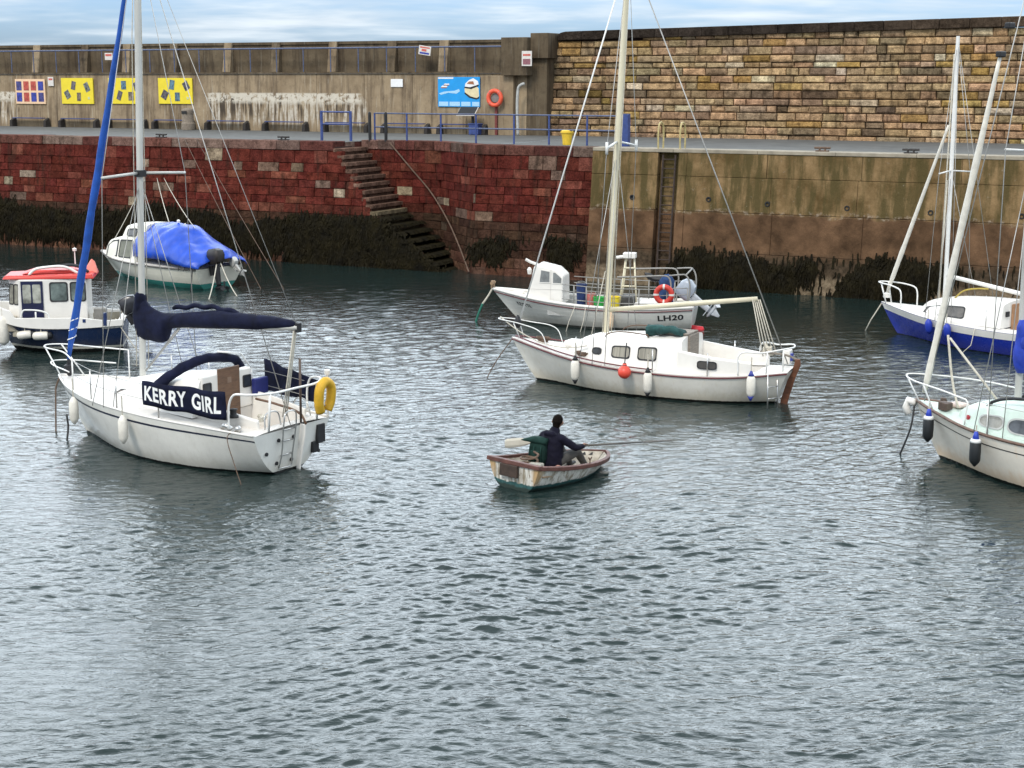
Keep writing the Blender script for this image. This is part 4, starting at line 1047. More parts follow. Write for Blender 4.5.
# pulpit, stanchions, pushpit, lifelines
def PU(t, sg, up): return KH.sheer(t, sg, up, -.05)
tubes('pulpit', m_rail, kg, [smooth_path([PU(.80, 1, .58), PU(.9, 1, .60), (6.55, .18, 1.64), (6.68, 0, 1.64), (6.55, -.18, 1.64), PU(.9, -1, .60), PU(.80, -1, .58)], 30),
    smooth_path([PU(.84, 1, .30), (6.40, .16, 1.34), (6.50, 0, 1.34), (6.40, -.16, 1.34), PU(.84, -1, .30)], 20),
    [PU(.80, 1, .0), PU(.80, 1, .58)], [PU(.80, -1, 0), PU(.80, -1, .58)], [PU(.93, 1, 0), (6.5, .2, 1.64)], [PU(.93, -1, 0), (6.5, -.2, 1.64)]], .014, 8)
st_x = [.32, .49, .65]
tubes('stanchion', m_chrome, kg, [[PU(t, sg, 0), PU(t, sg, .58)] for t in (.34, .52, .66) for sg in (1, -1)], .014, 6)
tubes('lifeline', m_wire, kg, [[PU(t, sg, h) for t in (.1, .34, .52, .66, .80)] for sg in (1, -1) for h in (.3, .57)], .006, 5)
tubes('pushpit', m_rail, kg, [smooth_path([PU(.09, 1, .05), PU(.085, 1, .5), PU(.07, 1, .66), PU(.03, 1, .70), (.16, .6, 1.50), (.14, 0, 1.50), (.16, -.6, 1.50), PU(.03, -1, .70), PU(.07, -1, .66), PU(.085, -1, .5), PU(.09, -1, .05)], 60),
    [(.2, .62, .83), (.16, .6, 1.5)], [(.2, -.62, .83), (.16, -.6, 1.5)]], .021, 8)
for pts in ([(.35, .55, .84), (.38, .5, 1.08), (.38, .2, 1.08), (.35, .15, .84)], [(1.0, -.85, .9), (.85, -.8, 1.1), (.5, -.7, 1.1), (.4, -.68, .86)]): tubes('cockpit_rail', m_chrome, kg, [smooth_path(pts, 20)], .014, 6)
# name cloths laced between the lifelines
def cloth(sg, x0, x1, z0a, z1a, z0b, z1b):
    y = lambda x: sg * (curve(KH.hb, KH.tx(x)) - .0)
    def S(u, v): x = lerp(x0, x1, u); return Vector((x, y(x) + sg * (.02 * math.sin(u * 9) + .012 * math.sin(u * 23 + v * 3)), lerp(lerp(z0a, z0b, u), lerp(z1a, z1b, u), v) + .012 * math.sin(u * 14)))
    mb = MB(); G = [[surf_off(S, i / 30, j / 6, .0, Vector((0, sg, 0))) for j in range(7)] for i in range(31)]; mb.grid(G); return mb, S
mb, Sp = cloth(1, 2.62, .76, 1.13, 1.56, 1.03, 1.53); nc = mb.build('name_cloth', m_navy, kg, smooth=True, solid=.008); nc['label'] = 'navy cloth lettered KERRY GIRL'
lettering('lettering', m_letter, nc, 'KERRY', Sp, .035, .20, .50, .60, (0, 1, 0), .008, .03, space=1.1)
lettering('lettering', m_letter, nc, 'GIRL', Sp, .60, .20, .345, .60, (0, 1, 0), .008, .03, space=1.1)
mb, Ss = cloth(-1, 2.0, .45, 1.05, 1.66, 1.02, 1.42); mb.build('name_cloth', m_navy, kg, smooth=True, solid=.008)
# stern gear
def tr(y, z): return Vector((lerp(.36, .22, (z + .06) / .86), y, z))
tubes('boarding_ladder', m_chrome, kg, [smooth_path([tr(.32, .12) + Vector((-.05, 0, 0)), tr(.30, .2) + Vector((-.06, 0, 0)), tr(.30, 1.02) + Vector((-.06, 0, 0)), tr(.28, 1.1) + Vector((-.05, 0, 0)), tr(.02, 1.1) + Vector((-.05, 0, 0)), tr(.0, 1.02) + Vector((-.06, 0, 0)), tr(.0, .2) + Vector((-.06, 0, 0)), tr(-.02, .12) + Vector((-.05, 0, 0)), tr(.30, .10) + Vector((-.05, 0, 0))], 40)] + [[tr(.3, z) + Vector((-.06, 0, 0)), tr(0, z) + Vector((-.06, 0, 0))] for z in (.34, .60, .80)], .014, 6)
for y, z in ((.34, .2), (.34, .62), (-.04, .2), (-.04, .62), (.62, .42), (-.75, .22)): part(MB().lathe([(.035, 0), (.035, .03), (0, .035)], 8, Matrix.Translation(tr(y, z)) @ Matrix.Rotation(rad(-90), 4, 'Y')), 'transom_fitting', m_rubber, kg)
mb = MB(); mb.loft([[Vector((x - d, y, z)) for x, y in ((.02, -.02), (.02, .02), (-.12 + .05 * (z < .3), .015), (-.12 + .05 * (z < .3), -.015))] for z, d in ((-.3, -.12), (.05, -.08), (.6, .0), (.82, .02))])
mb.v = [(p[0] + .24, p[1] - .22, p[2]) for p in mb.v]; part(mb, 'rudder', m_white, kg, bevel=.01)
tubes('tiller', m_brownboard, kg, [smooth_path([(.1, -.22, .82), (.2, -.22, .98), (.7, -.1, 1.14), (1.1, -.02, 1.2)], 12)], .022, 6)
mb = MB(); mb.box(.20, .27, -.84, -.64, .38, .72); mb.box(.23, .30, -.70, -.54, .22, .42); part(mb, 'motor_bracket', m_rubber, kg, bevel=.01)
tubes('boat_hook', M('hook_brown', (.09, .06, .045), .6), kg, [[(.2, -.2, .85), (.16, -.17, 2.0)]], .022, 6)
mb = MB(); mb.lathe([(.05, 0), (.055, .07), (.045, .09), (0, .10)], 14, Matrix.Translation((.25, -.98, 1.58))); mb.lathe([(.02, -.8), (.02, 0)], 8, Matrix.Translation((.25, -.98, 1.62))); part(mb, 'aerial', m_white, kg)
mb = MB(); mb.tube(smooth_path([(.75, .95, .86), (.85, 1.0, .93), (.95, .98, .88)], 8), .05, 8); mb.lathe([(.05, 0), (.06, .06), (.03, .1)], 10, Matrix.Translation((.62, .93, .84))); part(mb, 'winch', m_chrome, kg, True)
part(MB().lathe([(.09, 0), (.09, .04), (.06, .05), (.06, .12), (.08, .15), (0, .16)], 12, Matrix.Translation((.9, .75, 1.02))), 'winch', m_rubber, kg, True)
# horseshoe buoy
hs = thing('horseshoe_buoy', 'yellow horseshoe lifebuoy hanging on the stern rail of the yacht with name cloths', 'lifebuoy', KF, (.12, -.72, 1.27))
mb = MB(); mb.tube(smooth_path([(0, -.09, -.30), (-.03, -.16, -.1), (-.05, -.14, .14), (-.05, 0, .24), (-.05, .14, .14), (-.03, .16, -.1), (0, .09, -.30)], 30), .088, 12); mb.build('ring', M('horseshoe_yellow', (.62, .36, .02), .6, .15, 9), hs, smooth=True)
mb = MB(); mb.tube([(0, -.23, -.12), (.02, -.17, -.2), (0, .17, -.2), (0, .23, -.12)], .02, 6); mb.build('strap', m_rope, hs)
# fenders
for px, py, lab in ((84, 402, 'white fender nearest the bow of the yacht with name cloths'), (137, 413, 'white fender hanging below the front edge of the lettered navy cloth')):
    x = KF.at(px, py, 1.0 if px > 100 else .75).x; t = KH.tx(x); p = KH.sheer(t, 1, -.02, .11)
    fender(KF, (p.x, p.y, p.z), lab, .52, .085, group='white fenders of the yacht with name cloths', rope=.3)
bow = KF.w(6.3, .05, 1.03)
rope('mooring_rope', 'dark mooring rope dropping from the bow of the yacht with name cloths', smooth_path([bow, KF.w(6.35, .12, .8), KF.w(6.2, .3, -.1)], 12), .016, m_rust)
rope('mooring_chain', 'dark wet chain entering the water under the bow of the yacht with name cloths', smooth_path([KF.w(5.6, .5, .45), KF.w(5.55, .52, .25), KF.w(5.4, .7, -.05)], 10), .02, m_rubber)
rope('stern_line', 'dark line over the port quarter of the yacht with name cloths', smooth_path([KF.w(.62, .93, .86), KF.w(.7, 1.12, .78), KF.w(.5, 1.16, .3), KF.w(.3, 1.2, -.05)], 14), .008, m_rust)

# ================================================================== 2. the white yacht with the red line
MF = boat_frame((530, 379), (782, 403))
my = thing('sailing_yacht', 'white yacht with maroon line, cream mast and bare boom, red buoy on its side', 'sailing boat', MF, (0, 0, 0))
MH = Hull((-.22, 6.45), (.15, 5.75), [(0, .42), (.1, .72), (.3, .98), (.5, 1.04), (.7, .88), (.87, .45), (.95, .2), (1, .03)], [(0, .74), (.2, .62), (.45, .62), (.7, .72), (1, .95)],
          [(0, -.03), (.2, -.28), (.7, -.3), (.93, -.15), (1, -.05)], [(0, .5), (.3, .28), (.6, .32), (.85, .6), (1, .95)])
part(MH.mesh(), 'hull', M_hull('yacht_hull_cream', (.78, .75, .68), (.014, .013, .011), .05, gr=.4, grime=(.42, .33, .17)), my, True, auto=35)
CUT = (MH.tx(.45), MH.tx(2.05), .6)
part(MH.deck(0, 1, .0, .05, CUT), 'deck', m_white2, my, True, auto=30); part(MH.well(CUT, .3), 'cockpit', m_white2, my)
m_mar = M('maroon', (.13, .025, .03), .5, .2)
mb = MB()
for sg in (1, -1): mb.tube([MH.P(i / 40, .965, sg) + Vector((0, sg * .008, 0)) for i in range(41)], .018, 6)
part(mb, 'rub_rail', m_mar, my, True)
mb = MB()
for sg in (1, -1): mb.tube([MH.sheer(lerp(.42, .985, i / 30), sg, .05, -.06) for i in range(31)], .016, 6)
part(mb, 'toe_rail', m_mar, my, True)
MC = Cab([(5.05, .72, .73, .25, .15), (4.75, .70, .95, .42, .30), (4.3, .67, 1.14, .62, .48), (3.6, .64, 1.21, .74, .60), (2.7, .62, 1.26, .78, .64), (2.05, .61, 1.29, .78, .64)], .06)
part(MC.mesh(), 'coachroof', m_white, my, True, auto=35)
for sg in (1, -1):
    S_ = MC.side(sg); o_ = (0, sg, .2)
    window(my, S_, rrect(3.95, .40, 4.15, .64, .09, .11), o_, .02, .04, None, m_rubber, 'porthole')
    for a in (3.25, 2.62): window(my, S_, rrect(a, .36, a + .40, .76, .07, .1), o_, .022, .05, M('curtained_window', (.28, .26, .21), .3, .5, 40, stretch=(1, .01, .01)), m_rubber)
mb = MB()
for sg in (1, -1):
    mb.loft([[Vector((x, sg * a, z)) for a, z in ((.80 * k, .6), (.78 * k, .98 + h), (.70 * k, 1.0 + h), (.64 * k, .45))] for x, k, h in ((2.1, 1.0, .10), (1.3, 1.0, .0), (.5, .85, -.06))])
part(mb, 'cockpit_coaming', m_white, my, bevel=.02)
S_ = lambda u, v: Vector((u, lerp(.815, .80, v), lerp(.62, .95, v))); window(my, S_, rrect(1.22, .42, 1.62, .85, .08, .15), (0, 1, 0), .02, .05, M('recess_dark', (.06, .055, .05), .6))
m_grey_wood = M('grey_wood', (.20, .17, .14), .8, .3, 5, .2, stretch=(1, 1, 6))
mb = MB(); mb.box(2.0, 2.06, -.28, .28, .45, 1.34); part(mb, 'companionway_board', m_grey_wood, my, bevel=.008)
mb = MB(); mb.box(2.04, 2.8, -.33, .33, 1.345, 1.385); part(mb, 'sliding_hatch', m_grey_wood, my, bevel=.01)
mb = MB(); rings = []
for i in range(9):
    u = i / 8; rings.append([Vector((lerp(2.95, 2.15, u), .35 + .14 * math.cos(k * .785) + .05 * math.sin(i * 2.1), 1.40 + .10 * math.sin(k * .785) * (1.3 - .6 * u) + .05 * math.sin(u * 3))) for k in range(8)])
mb.loft(rings); rough_surface(mb, .05, 5); part(mb, 'folded_hood', M('green_canvas', (.010, .055, .052), .8, .4, 6, .3), my, True)
tubes('grab_rail', m_brownboard, my, [smooth_path([(3.9, sg * .5, 1.22), (3.85, sg * .5, 1.28), (2.9, sg * .54, 1.34), (2.85, sg * .54, 1.28)], 14) for sg in (1, -1)], .014, 6)
mb = MB(); mb.box(4.55, 5.05, -.2, .2, .86, 1.0); part(mb, 'fore_hatch', m_white, my, bevel=.04)
for x, y, n in ((5.65, .0, 5), (4.42, .55, 4)):
    mb = MB()
    for i in range(n): mb.tube([(x + .1 * math.cos(a * .7 + i) * (1 + .2 * i), y + .08 * math.sin(a * .7 + i), MH.P(MH.tx(x), 1).z + .06 + .02 * i) for a in range(9)], .02, 5)
    part(mb, 'rope_coil', m_rust, my)
m_cream = M('cream_spar', (.66, .60, .44), .45, .12, 3, stretch=(1, 1, .3))
MM0, MM1 = Vector((4.10, 0, 1.15)), Vector((3.66, 0, 9.6))
mast(my, MM0, MM1, .062, m_cream)
def mm(z): return MM0.lerp(MM1, (z - MM0.z) / (MM1.z - MM0.z))
q = mm(5.45); tubes('spreader', m_rail, my, [[q, (q.x - .1, sg * .82, 5.33)] for sg in (1, -1)], .024); tubes('spreader_end', m_rail, my, [[(q.x - .1, sg * .82, 5.2), (q.x - .1, sg * .82, 5.46)] for sg in (1, -1)], .03)
mb = MB(); mb.tube([(4.04, 0, 1.74), (2.4, 0, 1.96), (.62, 0, 2.20)], [.05, .06, .05], 10); part(mb, 'boom', m_cream, my, True)
tubes('forestay', m_rail, my, [[(6.33, 0, 1.1), mm(9.4)]], .017, 6)
mb = MB(); mb.lathe([(.03, -.05), (.07, 0), (.085, .1), (.05, .2), (.02, .25)], 12, Matrix.Translation((6.3, 0, 1.22))); part(mb, 'furling_drum', m_rubber, my, True)
tubes('backstay', m_wire, my, [[(-.1, 0, .85), mm(9.5)]], .014, 5)
for sg in (1, -1):
    tip = Vector((q.x - .1, sg * .82, 5.33)); ch = Vector((4.0, sg * .98, .66)); tubes('shroud', m_wire, my, [[ch, tip, mm(9.4)], [ch + Vector((-.3, 0, 0)), mm(5.3)], [ch + Vector((.32, 0, 0)), mm(5.3)]], .008, 5)
tubes('mainsheet', m_rope, my, [[(.64 + .03 * k, .03 * k, 2.18), (.3 + .05 * k, .08 * k, 1.0)] for k in (-2, -1, 0, 1, 2)], .014, 5)
mb = MB()
for i in range(4): mb.tube([Vector((.35 + .08 * math.cos(a * .6 + i), .05 * math.sin(a * .9), 1.05 + .05 * i + .04 * math.sin(a + i))) for a in range(10)], .026, 5)
part(mb, 'rope_bundle', m_rope, my)
tubes('halyard', m_rope, my, [[(4.16, .06, 1.2), mm(9) + Vector((.06, 0, 0))], [(4.0, -.07, 1.2), mm(9) + Vector((-.05, 0, 0))], [(4.3, .35, 1.2), (4.12, .03, 2.6)], [(3.9, .3, 1.25), (4.05, .02, 2.2)]], .012, 5)
tubes('pulpit', m_rail, my, [smooth_path([(5.35, .42, .82), (5.5, .4, 1.15), (6.1, .22, 1.30), (6.72, .1, 1.36), (6.80, 0, 1.36), (6.72, -.1, 1.36), (6.1, -.22, 1.30), (5.5, -.4, 1.15), (5.35, -.42, .82)], 40), [(6.2, .1, .95), (6.35, .15, 1.33)], [(6.2, -.1, .95), (6.35, -.15, 1.33)]], .012, 8)
tubes('pushpit', m_rail, my, [smooth_path([(.75, .76, .66), (.72, .74, 1.12), (.3, .6, 1.15), (-.1, .35, 1.22), (-.22, 0, 1.22), (-.1, -.35, 1.22), (.3, -.6, 1.15), (.72, -.74, 1.12), (.75, -.76, .66)], 50), [(.2, .55, .7), (.18, .56, 1.16)], [(-.1, .35, .72), (-.1, .35, 1.22)]], .017, 8)
tubes('stanchion', m_chrome, my, [[MH.sheer(t, sg, 0, -.04), MH.sheer(t, sg, .5, -.04)] for t in (.24, .42, .70) for sg in (1, -1)], .014, 6)
m_rud = M('varnished_rudder', (.13, .048, .022), .45, .4, 4, .1, stretch=(1, 1, 3))
mb = MB(); mb.loft([[Vector((x, y, z)) for x, y in ((a, -.025), (a, .025), (b, .02), (b, -.02))] for a, b, z in ((.1, -.06, -.35), (.02, -.14, .1), (-.12, -.27, .55), (-.24, -.38, .85), (-.26, -.36, .98))]); part(mb, 'rudder', m_rud, my, bevel=.01)
mb = MB(); mb.tube(smooth_path([(-.3, .0, .95), (-.15, 0, 1.02), (.5, .05, 1.08)], 10), .025, 6); part(mb, 'tiller', m_grey_wood, my)
mb = MB(); mb.box(-.05, .12, -.5, -.28, .78, 1.1); part(mb, 'stern_box', m_white, my, bevel=.03); mb = MB(); mb.box(-.08, -.052, -.46, -.32, .86, 1.02); part(mb, 'box_mark', grid_m[0], my)
for sy in (.58, .33):
    tubes('ladder_rail', m_chrome, my, [[(.12 + (.0 if sy > .5 else -.12), sy + .1, .72), (.05 + (.05 if sy > .5 else -.1), sy + .10, -.2)]], .014, 6)
tubes('ladder_rung', m_chrome, my, [[(.1, .68, z), (-.03, .43, z)] for z in (.45, .2)], .012, 6)
for px, py, lab in ((575, 372, 'white fender nearest the bow of the yacht with maroon line'), (650, 381, 'white fender amidships on the yacht with maroon line, right of the red buoy'), (748, 390, 'white fender with blue end by the stern of the yacht with maroon line')):
    x = MF.at(px, py, 1.0).x; p = MH.sheer(MH.tx(x), 1, .06, .10)
    fender(MF, tuple(p), lab, .52, .095, cap=grid_m[0] if px > 700 else m_rubber, group='white fenders of the yacht with maroon line', rope=.3)
p = MH.sheer(MH.tx(MF.at(626, 377, 1.1).x), 1, -.03, .15)
o = thing('marker_buoy', 'round red orange buoy hung on the side of the white yacht with maroon line', 'buoy', MF, tuple(p))
mb = MB(); mb.lathe([(.02, -.14)] + [(.145 * math.sin(a / 8 * math.pi), -.145 * math.cos(a / 8 * math.pi)) for a in range(1, 8)] + [(.05, .15), (.04, .19)], 18); mb.build('body', M('buoy_red', (.72, .075, .045), .4, .1, 9), o, smooth=True)
mb = MB(); mb.tube([(0, 0, .16), (0, -.1, .62)], .012, 6); mb.lathe([(.055, .145), (.03, .2)], 10); mb.build('lanyard', m_ink, o)
mr = MF.w(6.45, 0, .9)
rope('mooring_rope', 'thin line from the bow of the yacht with maroon line down into the water', smooth_path([mr, MF.w(6.75, .2, .4), MF.w(7.0, .3, -.1)], 10), .012, m_rust)
rope('mooring_rope', 'slack pale rope between the bow of the yacht with maroon line and its deck', sag(MF.w(6.7, .1, 1.42), MF.w(4.3, .6, 1.0), .28, 20), .013)
# ================================================================== 3. the open white fishing boat LH20
LF = boat_frame((521, 322), (690, 328))
lh = thing('fishing_boat', 'white clinker fishing boat numbered LH20 with small wheelhouse and grey railings', 'fishing boat', LF, (0, 0, 0))
LH = Hull((-.15, 5.62), (-.05, 4.7), [(0, .80), (.2, .98), (.45, 1.05), (.7, .85), (.88, .42), (.96, .17), (1, .03)], [(0, .66), (.25, .60), (.5, .63), (.75, .74), (1, .92)],
          [(0, -.12), (.3, -.25), (.7, -.25), (.93, -.12), (1, -.05)], [(0, .33), (.3, .26), (.6, .32), (.85, .6), (1, .95)])
mh = M_hull('clinker_white', (.80, .78, .72), (.10, .10, .085), .06, gr=.3, rough=.4, planks=2.6)
part(LH.mesh(), 'hull', mh, lh, True, auto=35)
CUT = (.03, .70, .86)
part(LH.deck(0, 1, -.01, .04, CUT), 'deck', m_white2, lh, True, auto=30); part(LH.well(CUT, .34), 'inner_hull', M('inside_grey', (.45, .45, .43), .7, .2), lh)
mb = MB()
for sg in (1, -1): mb.tube([LH.P(i / 40, .93, sg) + Vector((0, sg * .006, 0)) for i in range(41)], .016, 6)
part(mb, 'rub_rail', m_mar, lh, True)
mb = MB()
for sg in (1, -1): mb.tube([LH.sheer(i / 40, sg, .025, -.02) for i in range(41)], .045, 6)
part(mb, 'gunwale', m_white, lh, True)
mb = MB(); mb.tube([(5.62, 0, .95), (5.62, 0, 1.16)], .06, 8); mb.tube([(5.62, -.16, 1.10), (5.62, .16, 1.10)], .05, 8); part(mb, 'samson_post', M('post_rust', (.30, .20, .12), .8, .4, 8), lh)
# wheelhouse
def whs(u, v, y=.52): return Vector((u, y * lerp(1, .88, v), lerp(.62, 1.62, v)))
mb = MB(); out = [(4.52, .66), (4.34, 1.64), (4.25, 1.70), (3.72, 1.58), (3.50, 1.38), (3.50, .60)]
mb.prism(out, lambda x, z: Vector((x, -.52 * lerp(1, .88, (z - .62)), z)), lambda x, z: Vector((x, .52 * lerp(1, .88, (z - .62)), z))); part(mb, 'wheelhouse', m_white, lh, bevel=.035)
for sg in (1, -1):
    S_ = lambda u, v, sg=sg: whs(u, v, .522 * sg)
    window(lh, S_, [(4.16, .60), (4.12, .93), (3.88, .89), (3.88, .60)], (0, sg, .1), .02, .02, M('pane_grey', (.20, .21, .21), .15, .3), m_white)
    window(lh, S_, [(3.78, .58), (3.78, .87), (3.72, .87), (3.54, .72), (3.54, .58)], (0, sg, .1), .02, .02, M('pane_grey', (.20, .21, .21), .15, .3), m_white)
    mb = MB()
    for a, b, c, d in ((3.84, 3.855, .0, .98), (3.50, 4.4, .40, .415)): panel(mb, S_, [(a, c), (b, c), (b, d), (a, d)], (0, sg, .1), .0, .006)
    part(mb, 'panel_seam', m_white2, lh)
mb = MB(); mb.tube([(4.3, .1, 1.66), (4.48, .22, 1.74), (4.62, .24, 1.82)], .04, 8); mb.lathe([(.05, 0), (.07, .12), (.04, .18), (0, .2)], 10, Matrix.Translation((4.48, .36, 1.42))); part(mb, 'searchlight', m_white, lh)
part(MB().box(4.7, 5.0, -.22, .22, .80, .90), 'fore_hatch', m_white, lh, bevel=.03)
# rails
m_grail = M('grey_tube', (.27, .26, .24), .5, .15, 8)
def LS(x, sg, up): return LH.sheer(LH.tx(x), sg, up, -.06)
for z in (.56, .38, .16):
    tubes('guard_rail', m_grail, lh, [[LS(x, sg, z) for x in (3.45, 2.6, 1.8, 1.0, .3, .0)] for sg in (1, -1)], .013, 6)
tubes('rail_post', m_grail, lh, [[LS(x, sg, 0), LS(x, sg, .56)] for x in (3.1, 2.75, 2.1, 1.3, .55, .0) for sg in (1, -1)], .018, 6)
tubes('stern_arch', m_grail, lh, [smooth_path([LS(.5, sg, .0), LS(.5, sg, .86), LS(.6, sg, .92), LS(1.5, sg, .90), LS(1.9, sg, .88)], 30) for sg in (1, -1)] + [smooth_path([LS(-.02, sg, .0), LS(-.02, sg, .80), LS(.1, sg, .93), LS(.5, sg, .92)], 24) for sg in (1, -1)] + [[LS(.05, 1, .92), LS(.05, -1, .92)]], .022, 8)
# A-frame hauler with white top
tubes('hauler_frame', m_cream, lh, [[(1.95, .3, .5), (1.78, .25, 1.95)], [(1.45, .3, .5), (1.55, .25, 1.95)], [(1.95, -.1, .5), (1.8, .0, 1.95)]] + [[(lerp(1.95, 1.78, u), .29, lerp(.5, 1.95, u)), (lerp(1.45, 1.55, u), .29, lerp(.5, 1.95, u))] for u in (.45, .62, .80)], .026, 6)
mb = MB(); mb.tube([(2.05, .25, 1.93), (1.5, .2, 2.02)], .05, 8); mb.box(1.5, 1.85, .1, .38, 1.93, 2.08); part(mb, 'hauler_head', m_white, lh, bevel=.03)
part(MB().box(1.55, 2.05, -.3, .3, .34, .86), 'engine_box', M('engine_dark', (.05, .05, .05), .6, .4), lh, bevel=.03)
part(MB().box(.5, 1.5, -.5, .5, .34, .72), 'fish_hatch', m_white2, lh, bevel=.03)
mb = MB(); mb.tube(smooth_path([(1.2, .5, 1.55), (1.0, .5, 1.42), (.8, .5, 1.40), (.65, .5, 1.30)], 8), [.03, .08, .09, .08, .09, .09, .1, .08, .06], 8); rough_surface(mb, .03, 6); part(mb, 'bundled_sail', m_rubber, lh)
outboard(lh, (-.03, .05, .91), rad(52), M('cowl_blue_grey', (.38, .42, .48), .35, .12, 4), M('leg_grey', (.45, .47, .50), .4, .2, 6), 1.05)
S_ = LH.side(1); t20 = LH.tx(.74)
lettering('lettering', m_ink, lh, 'LH20', LH.side(1), LH.tx(LF.at(657, 313, .9).x), .60, .125, .20, (0, 1, 0), .006, .028, True, 1.05)
lettering('lettering', m_ink, lh, 'KEYTTE', LH.side(1), LH.tx(5.02), .70, (.08), .10, (0, 1, 0), .006, .02, True, 1.05)
# loose gear standing in the boat
def tub(fr, p, label, mat, r=.16, h=.3, cat='tub', name='tub', group=None):
    o = thing(name, label, cat, fr, p, group)
    mb = MB(); mb.lathe([(r * .85, 0), (r, h), (r * 1.06, h), (r * 1.06, h + .02), (r * .94, h + .02), (r * .8, .02), (0, .02)], 16); mb.build('body', mat, o, smooth=True, auto=40)
    mb = MB(); mb.tube(smooth_path([(r, 0, h), (r * .6, .02, h + .08), (-r * .6, .02, h + .08), (-r, 0, h)], 12), .008, 5); mb.build('handle', m_wire, o); return o
m_gtub = M('green_plastic', (.02, .36, .06), .4, .15); m_ytub = M('yellow_plastic', (.80, .62, .03), .4, .12); m_dblue = M('dark_blue_plastic', (.012, .03, .11), .5, .3)
tub(LF, (2.45, .62, .56), 'bright green tub on the fishing boat, left of the yellow one', m_gtub, .17, .30)
tub(LF, (2.06, .60, .56), 'bright yellow tub on the fishing boat, right of the green one', m_ytub, .18, .32)
tub(LF, (2.98, .45, .56), 'dark blue tall tub standing behind the wheelhouse of the fishing boat', m_dblue, .15, .62)
pk = tub(LF, (2.7, .45, .56), 'pink tub among the gear behind the wheelhouse of the fishing boat', M('pink_plastic', (.55, .16, .14), .6, .3, 12), .14, .36)
rr_ = thing('lifebuoy', 'red ring lifebuoy with white bands on the railing of the fishing boat', 'lifebuoy', LF, (.62, LS(.62, 1, 0).y + .08, 1.04))
mb = MB(); buoy_ring(mb, .21, .075, Matrix.Identity(4)); mb.build('ring', M('ring_red', (.52, .04, .025), .5, .15, 8), rr_, smooth=True)
mb = MB()
for a in (0, 90, 180, 270): mb.tube([Vector((.21 * math.cos(rad(a + d)), 0, .21 * math.sin(rad(a + d)))) for d in (-7, 0, 7)], .078, 10)
mb.build('band', m_notice, rr_)
jg = thing('oilskin_jacket', 'blue jacket hanging on the railing above the red lifebuoy', 'jacket', LF, (.60, .55, .62))
mb = MB(); rings = []
for z, a, b in ((0, .17, .06), (.3, .2, .09), (.6, .2, .1), (.75, .22, .1), (.86, .12, .08), (.92, .05, .05)): rings.append([Vector((a * math.cos(k * .524), b * math.sin(k * .524), z)) for k in range(12)])
mb.loft(rings); rough_surface(mb, .03, 6); mb.build('cloth', M('jacket_blue', (.02, .055, .16), .8, .4), jg, smooth=True)
rb = thing('fish_box', 'red and white fish box at the stern of the fishing boat', 'crate', LF, (.42, .45, .42))
mb = MB(); mb.box(-.32, .32, -.2, .2, 0, .05); mb.box(-.32, .32, -.2, -.17, .05, .26); mb.box(-.32, .32, .17, .2, .05, .26); mb.box(-.32, -.29, -.17, .17, .05, .26); mb.box(.29, .32, -.17, .17, .05, .26); mb.build('body', M('red_plastic', (.50, .05, .04), .5, .25, 9), rb)
rbb = thing('pot_buoy', 'red float in the water under the outboard of the fishing boat', 'float', LF, tuple(LF.at(697, 324, .2).xy) + (0,))
mb = MB(); mb.lathe([(.03, -.2), (.10, -.16), (.11, .14), (.08, .19), (0, .21)], 14, Matrix.Rotation(rad(86), 4, 'Y')); mb.build('body', M('float_red', (.60, .02, .03), .4), rbb, smooth=True)
mb = MB(); mb.tube([(.28, 0, .02), (.5, 0, -.05)], .012, 5); mb.build('line', m_rope, rbb)
bw = LF.w(5.6, 0, 1.0)
rope('mooring_rope', 'pale mooring rope at the bow of the fishing boat, upper piece', smooth_path([bw, LF.w(5.75, .05, .72), LF.w(5.9, .1, .5)], 8), .03)
rope('mooring_rope', 'green mooring rope dropping into the water from the bow of the fishing boat', smooth_path([LF.w(5.9, .1, .5), LF.w(6.0, .15, .25), LF.w(6.1, .2, -.1)], 8), .035, M('green_rope', (.015, .13, .09), .8, .3, 20))
pf = LH.sheer(LH.tx(2.05), 1, -.05, .1); fender(LF, (pf.x, pf.y, pf.z), 'rust stained white fender on the side of the fishing boat behind the cream mast', .5, .09, M('fender_stained', (.62, .45, .30), .6, .5, 4), rope=.25)
for x0, x1, lab in ((3.05, 3.2, 'left thin pale line hanging on the side of the fishing boat'), (2.75, 2.8, 'thin pale line hanging on the side of the fishing boat just left of the fender')):
    a = LH.sheer(LH.tx(x0), 1, 0, .03); rope('hanging_line', lab, [LF.w(a.x, a.y, a.z), LF.w(x1, a.y + .06, .25), LF.w(x1 + .05, a.y + .3, -.05)], .011)

# ================================================================== 4. the cabin boat under a blue cover
TF = boat_frame((125, 276), (215, 287))
tb = thing('cabin_cruiser', 'white and teal cabin boat with a bright blue cover over its cockpit', 'motor boat', TF, (0, 0, 0))
TH = Hull((-.25, 5.95), (-.12, 4.9), [(0, 1.0), (.3, 1.12), (.55, 1.08), (.75, .80), (.9, .38), (.97, .15), (1, .03)], [(0, .68), (.4, .68), (.75, .74), (1, .84)],
          [(0, -.1), (.3, -.25), (.8, -.22), (1, -.05)], [(0, .25), (.4, .25), (.7, .45), (.9, .75), (1, .95)])
part(TH.mesh(), 'hull', M_hull('cruiser_hull', (.74, .71, .60), (.03, .05, .04), -.03, (.045, .24, .20), .20, gr=.25, planks=1.6), tb, True, auto=35)
part(TH.deck(0, 1, 0, .04), 'deck', m_white2, tb, True)
mb = MB()
for sg in (1, -1): mb.tube([TH.sheer(i / 40, sg, -.02, .01) for i in range(41)], .028, 6)
part(mb, 'rub_rail', M('rub_grey', (.10, .09, .08), .6), tb, True)
m_cwhite = M('cabin_cream', (.74, .71, .62), .4, .07, 3)
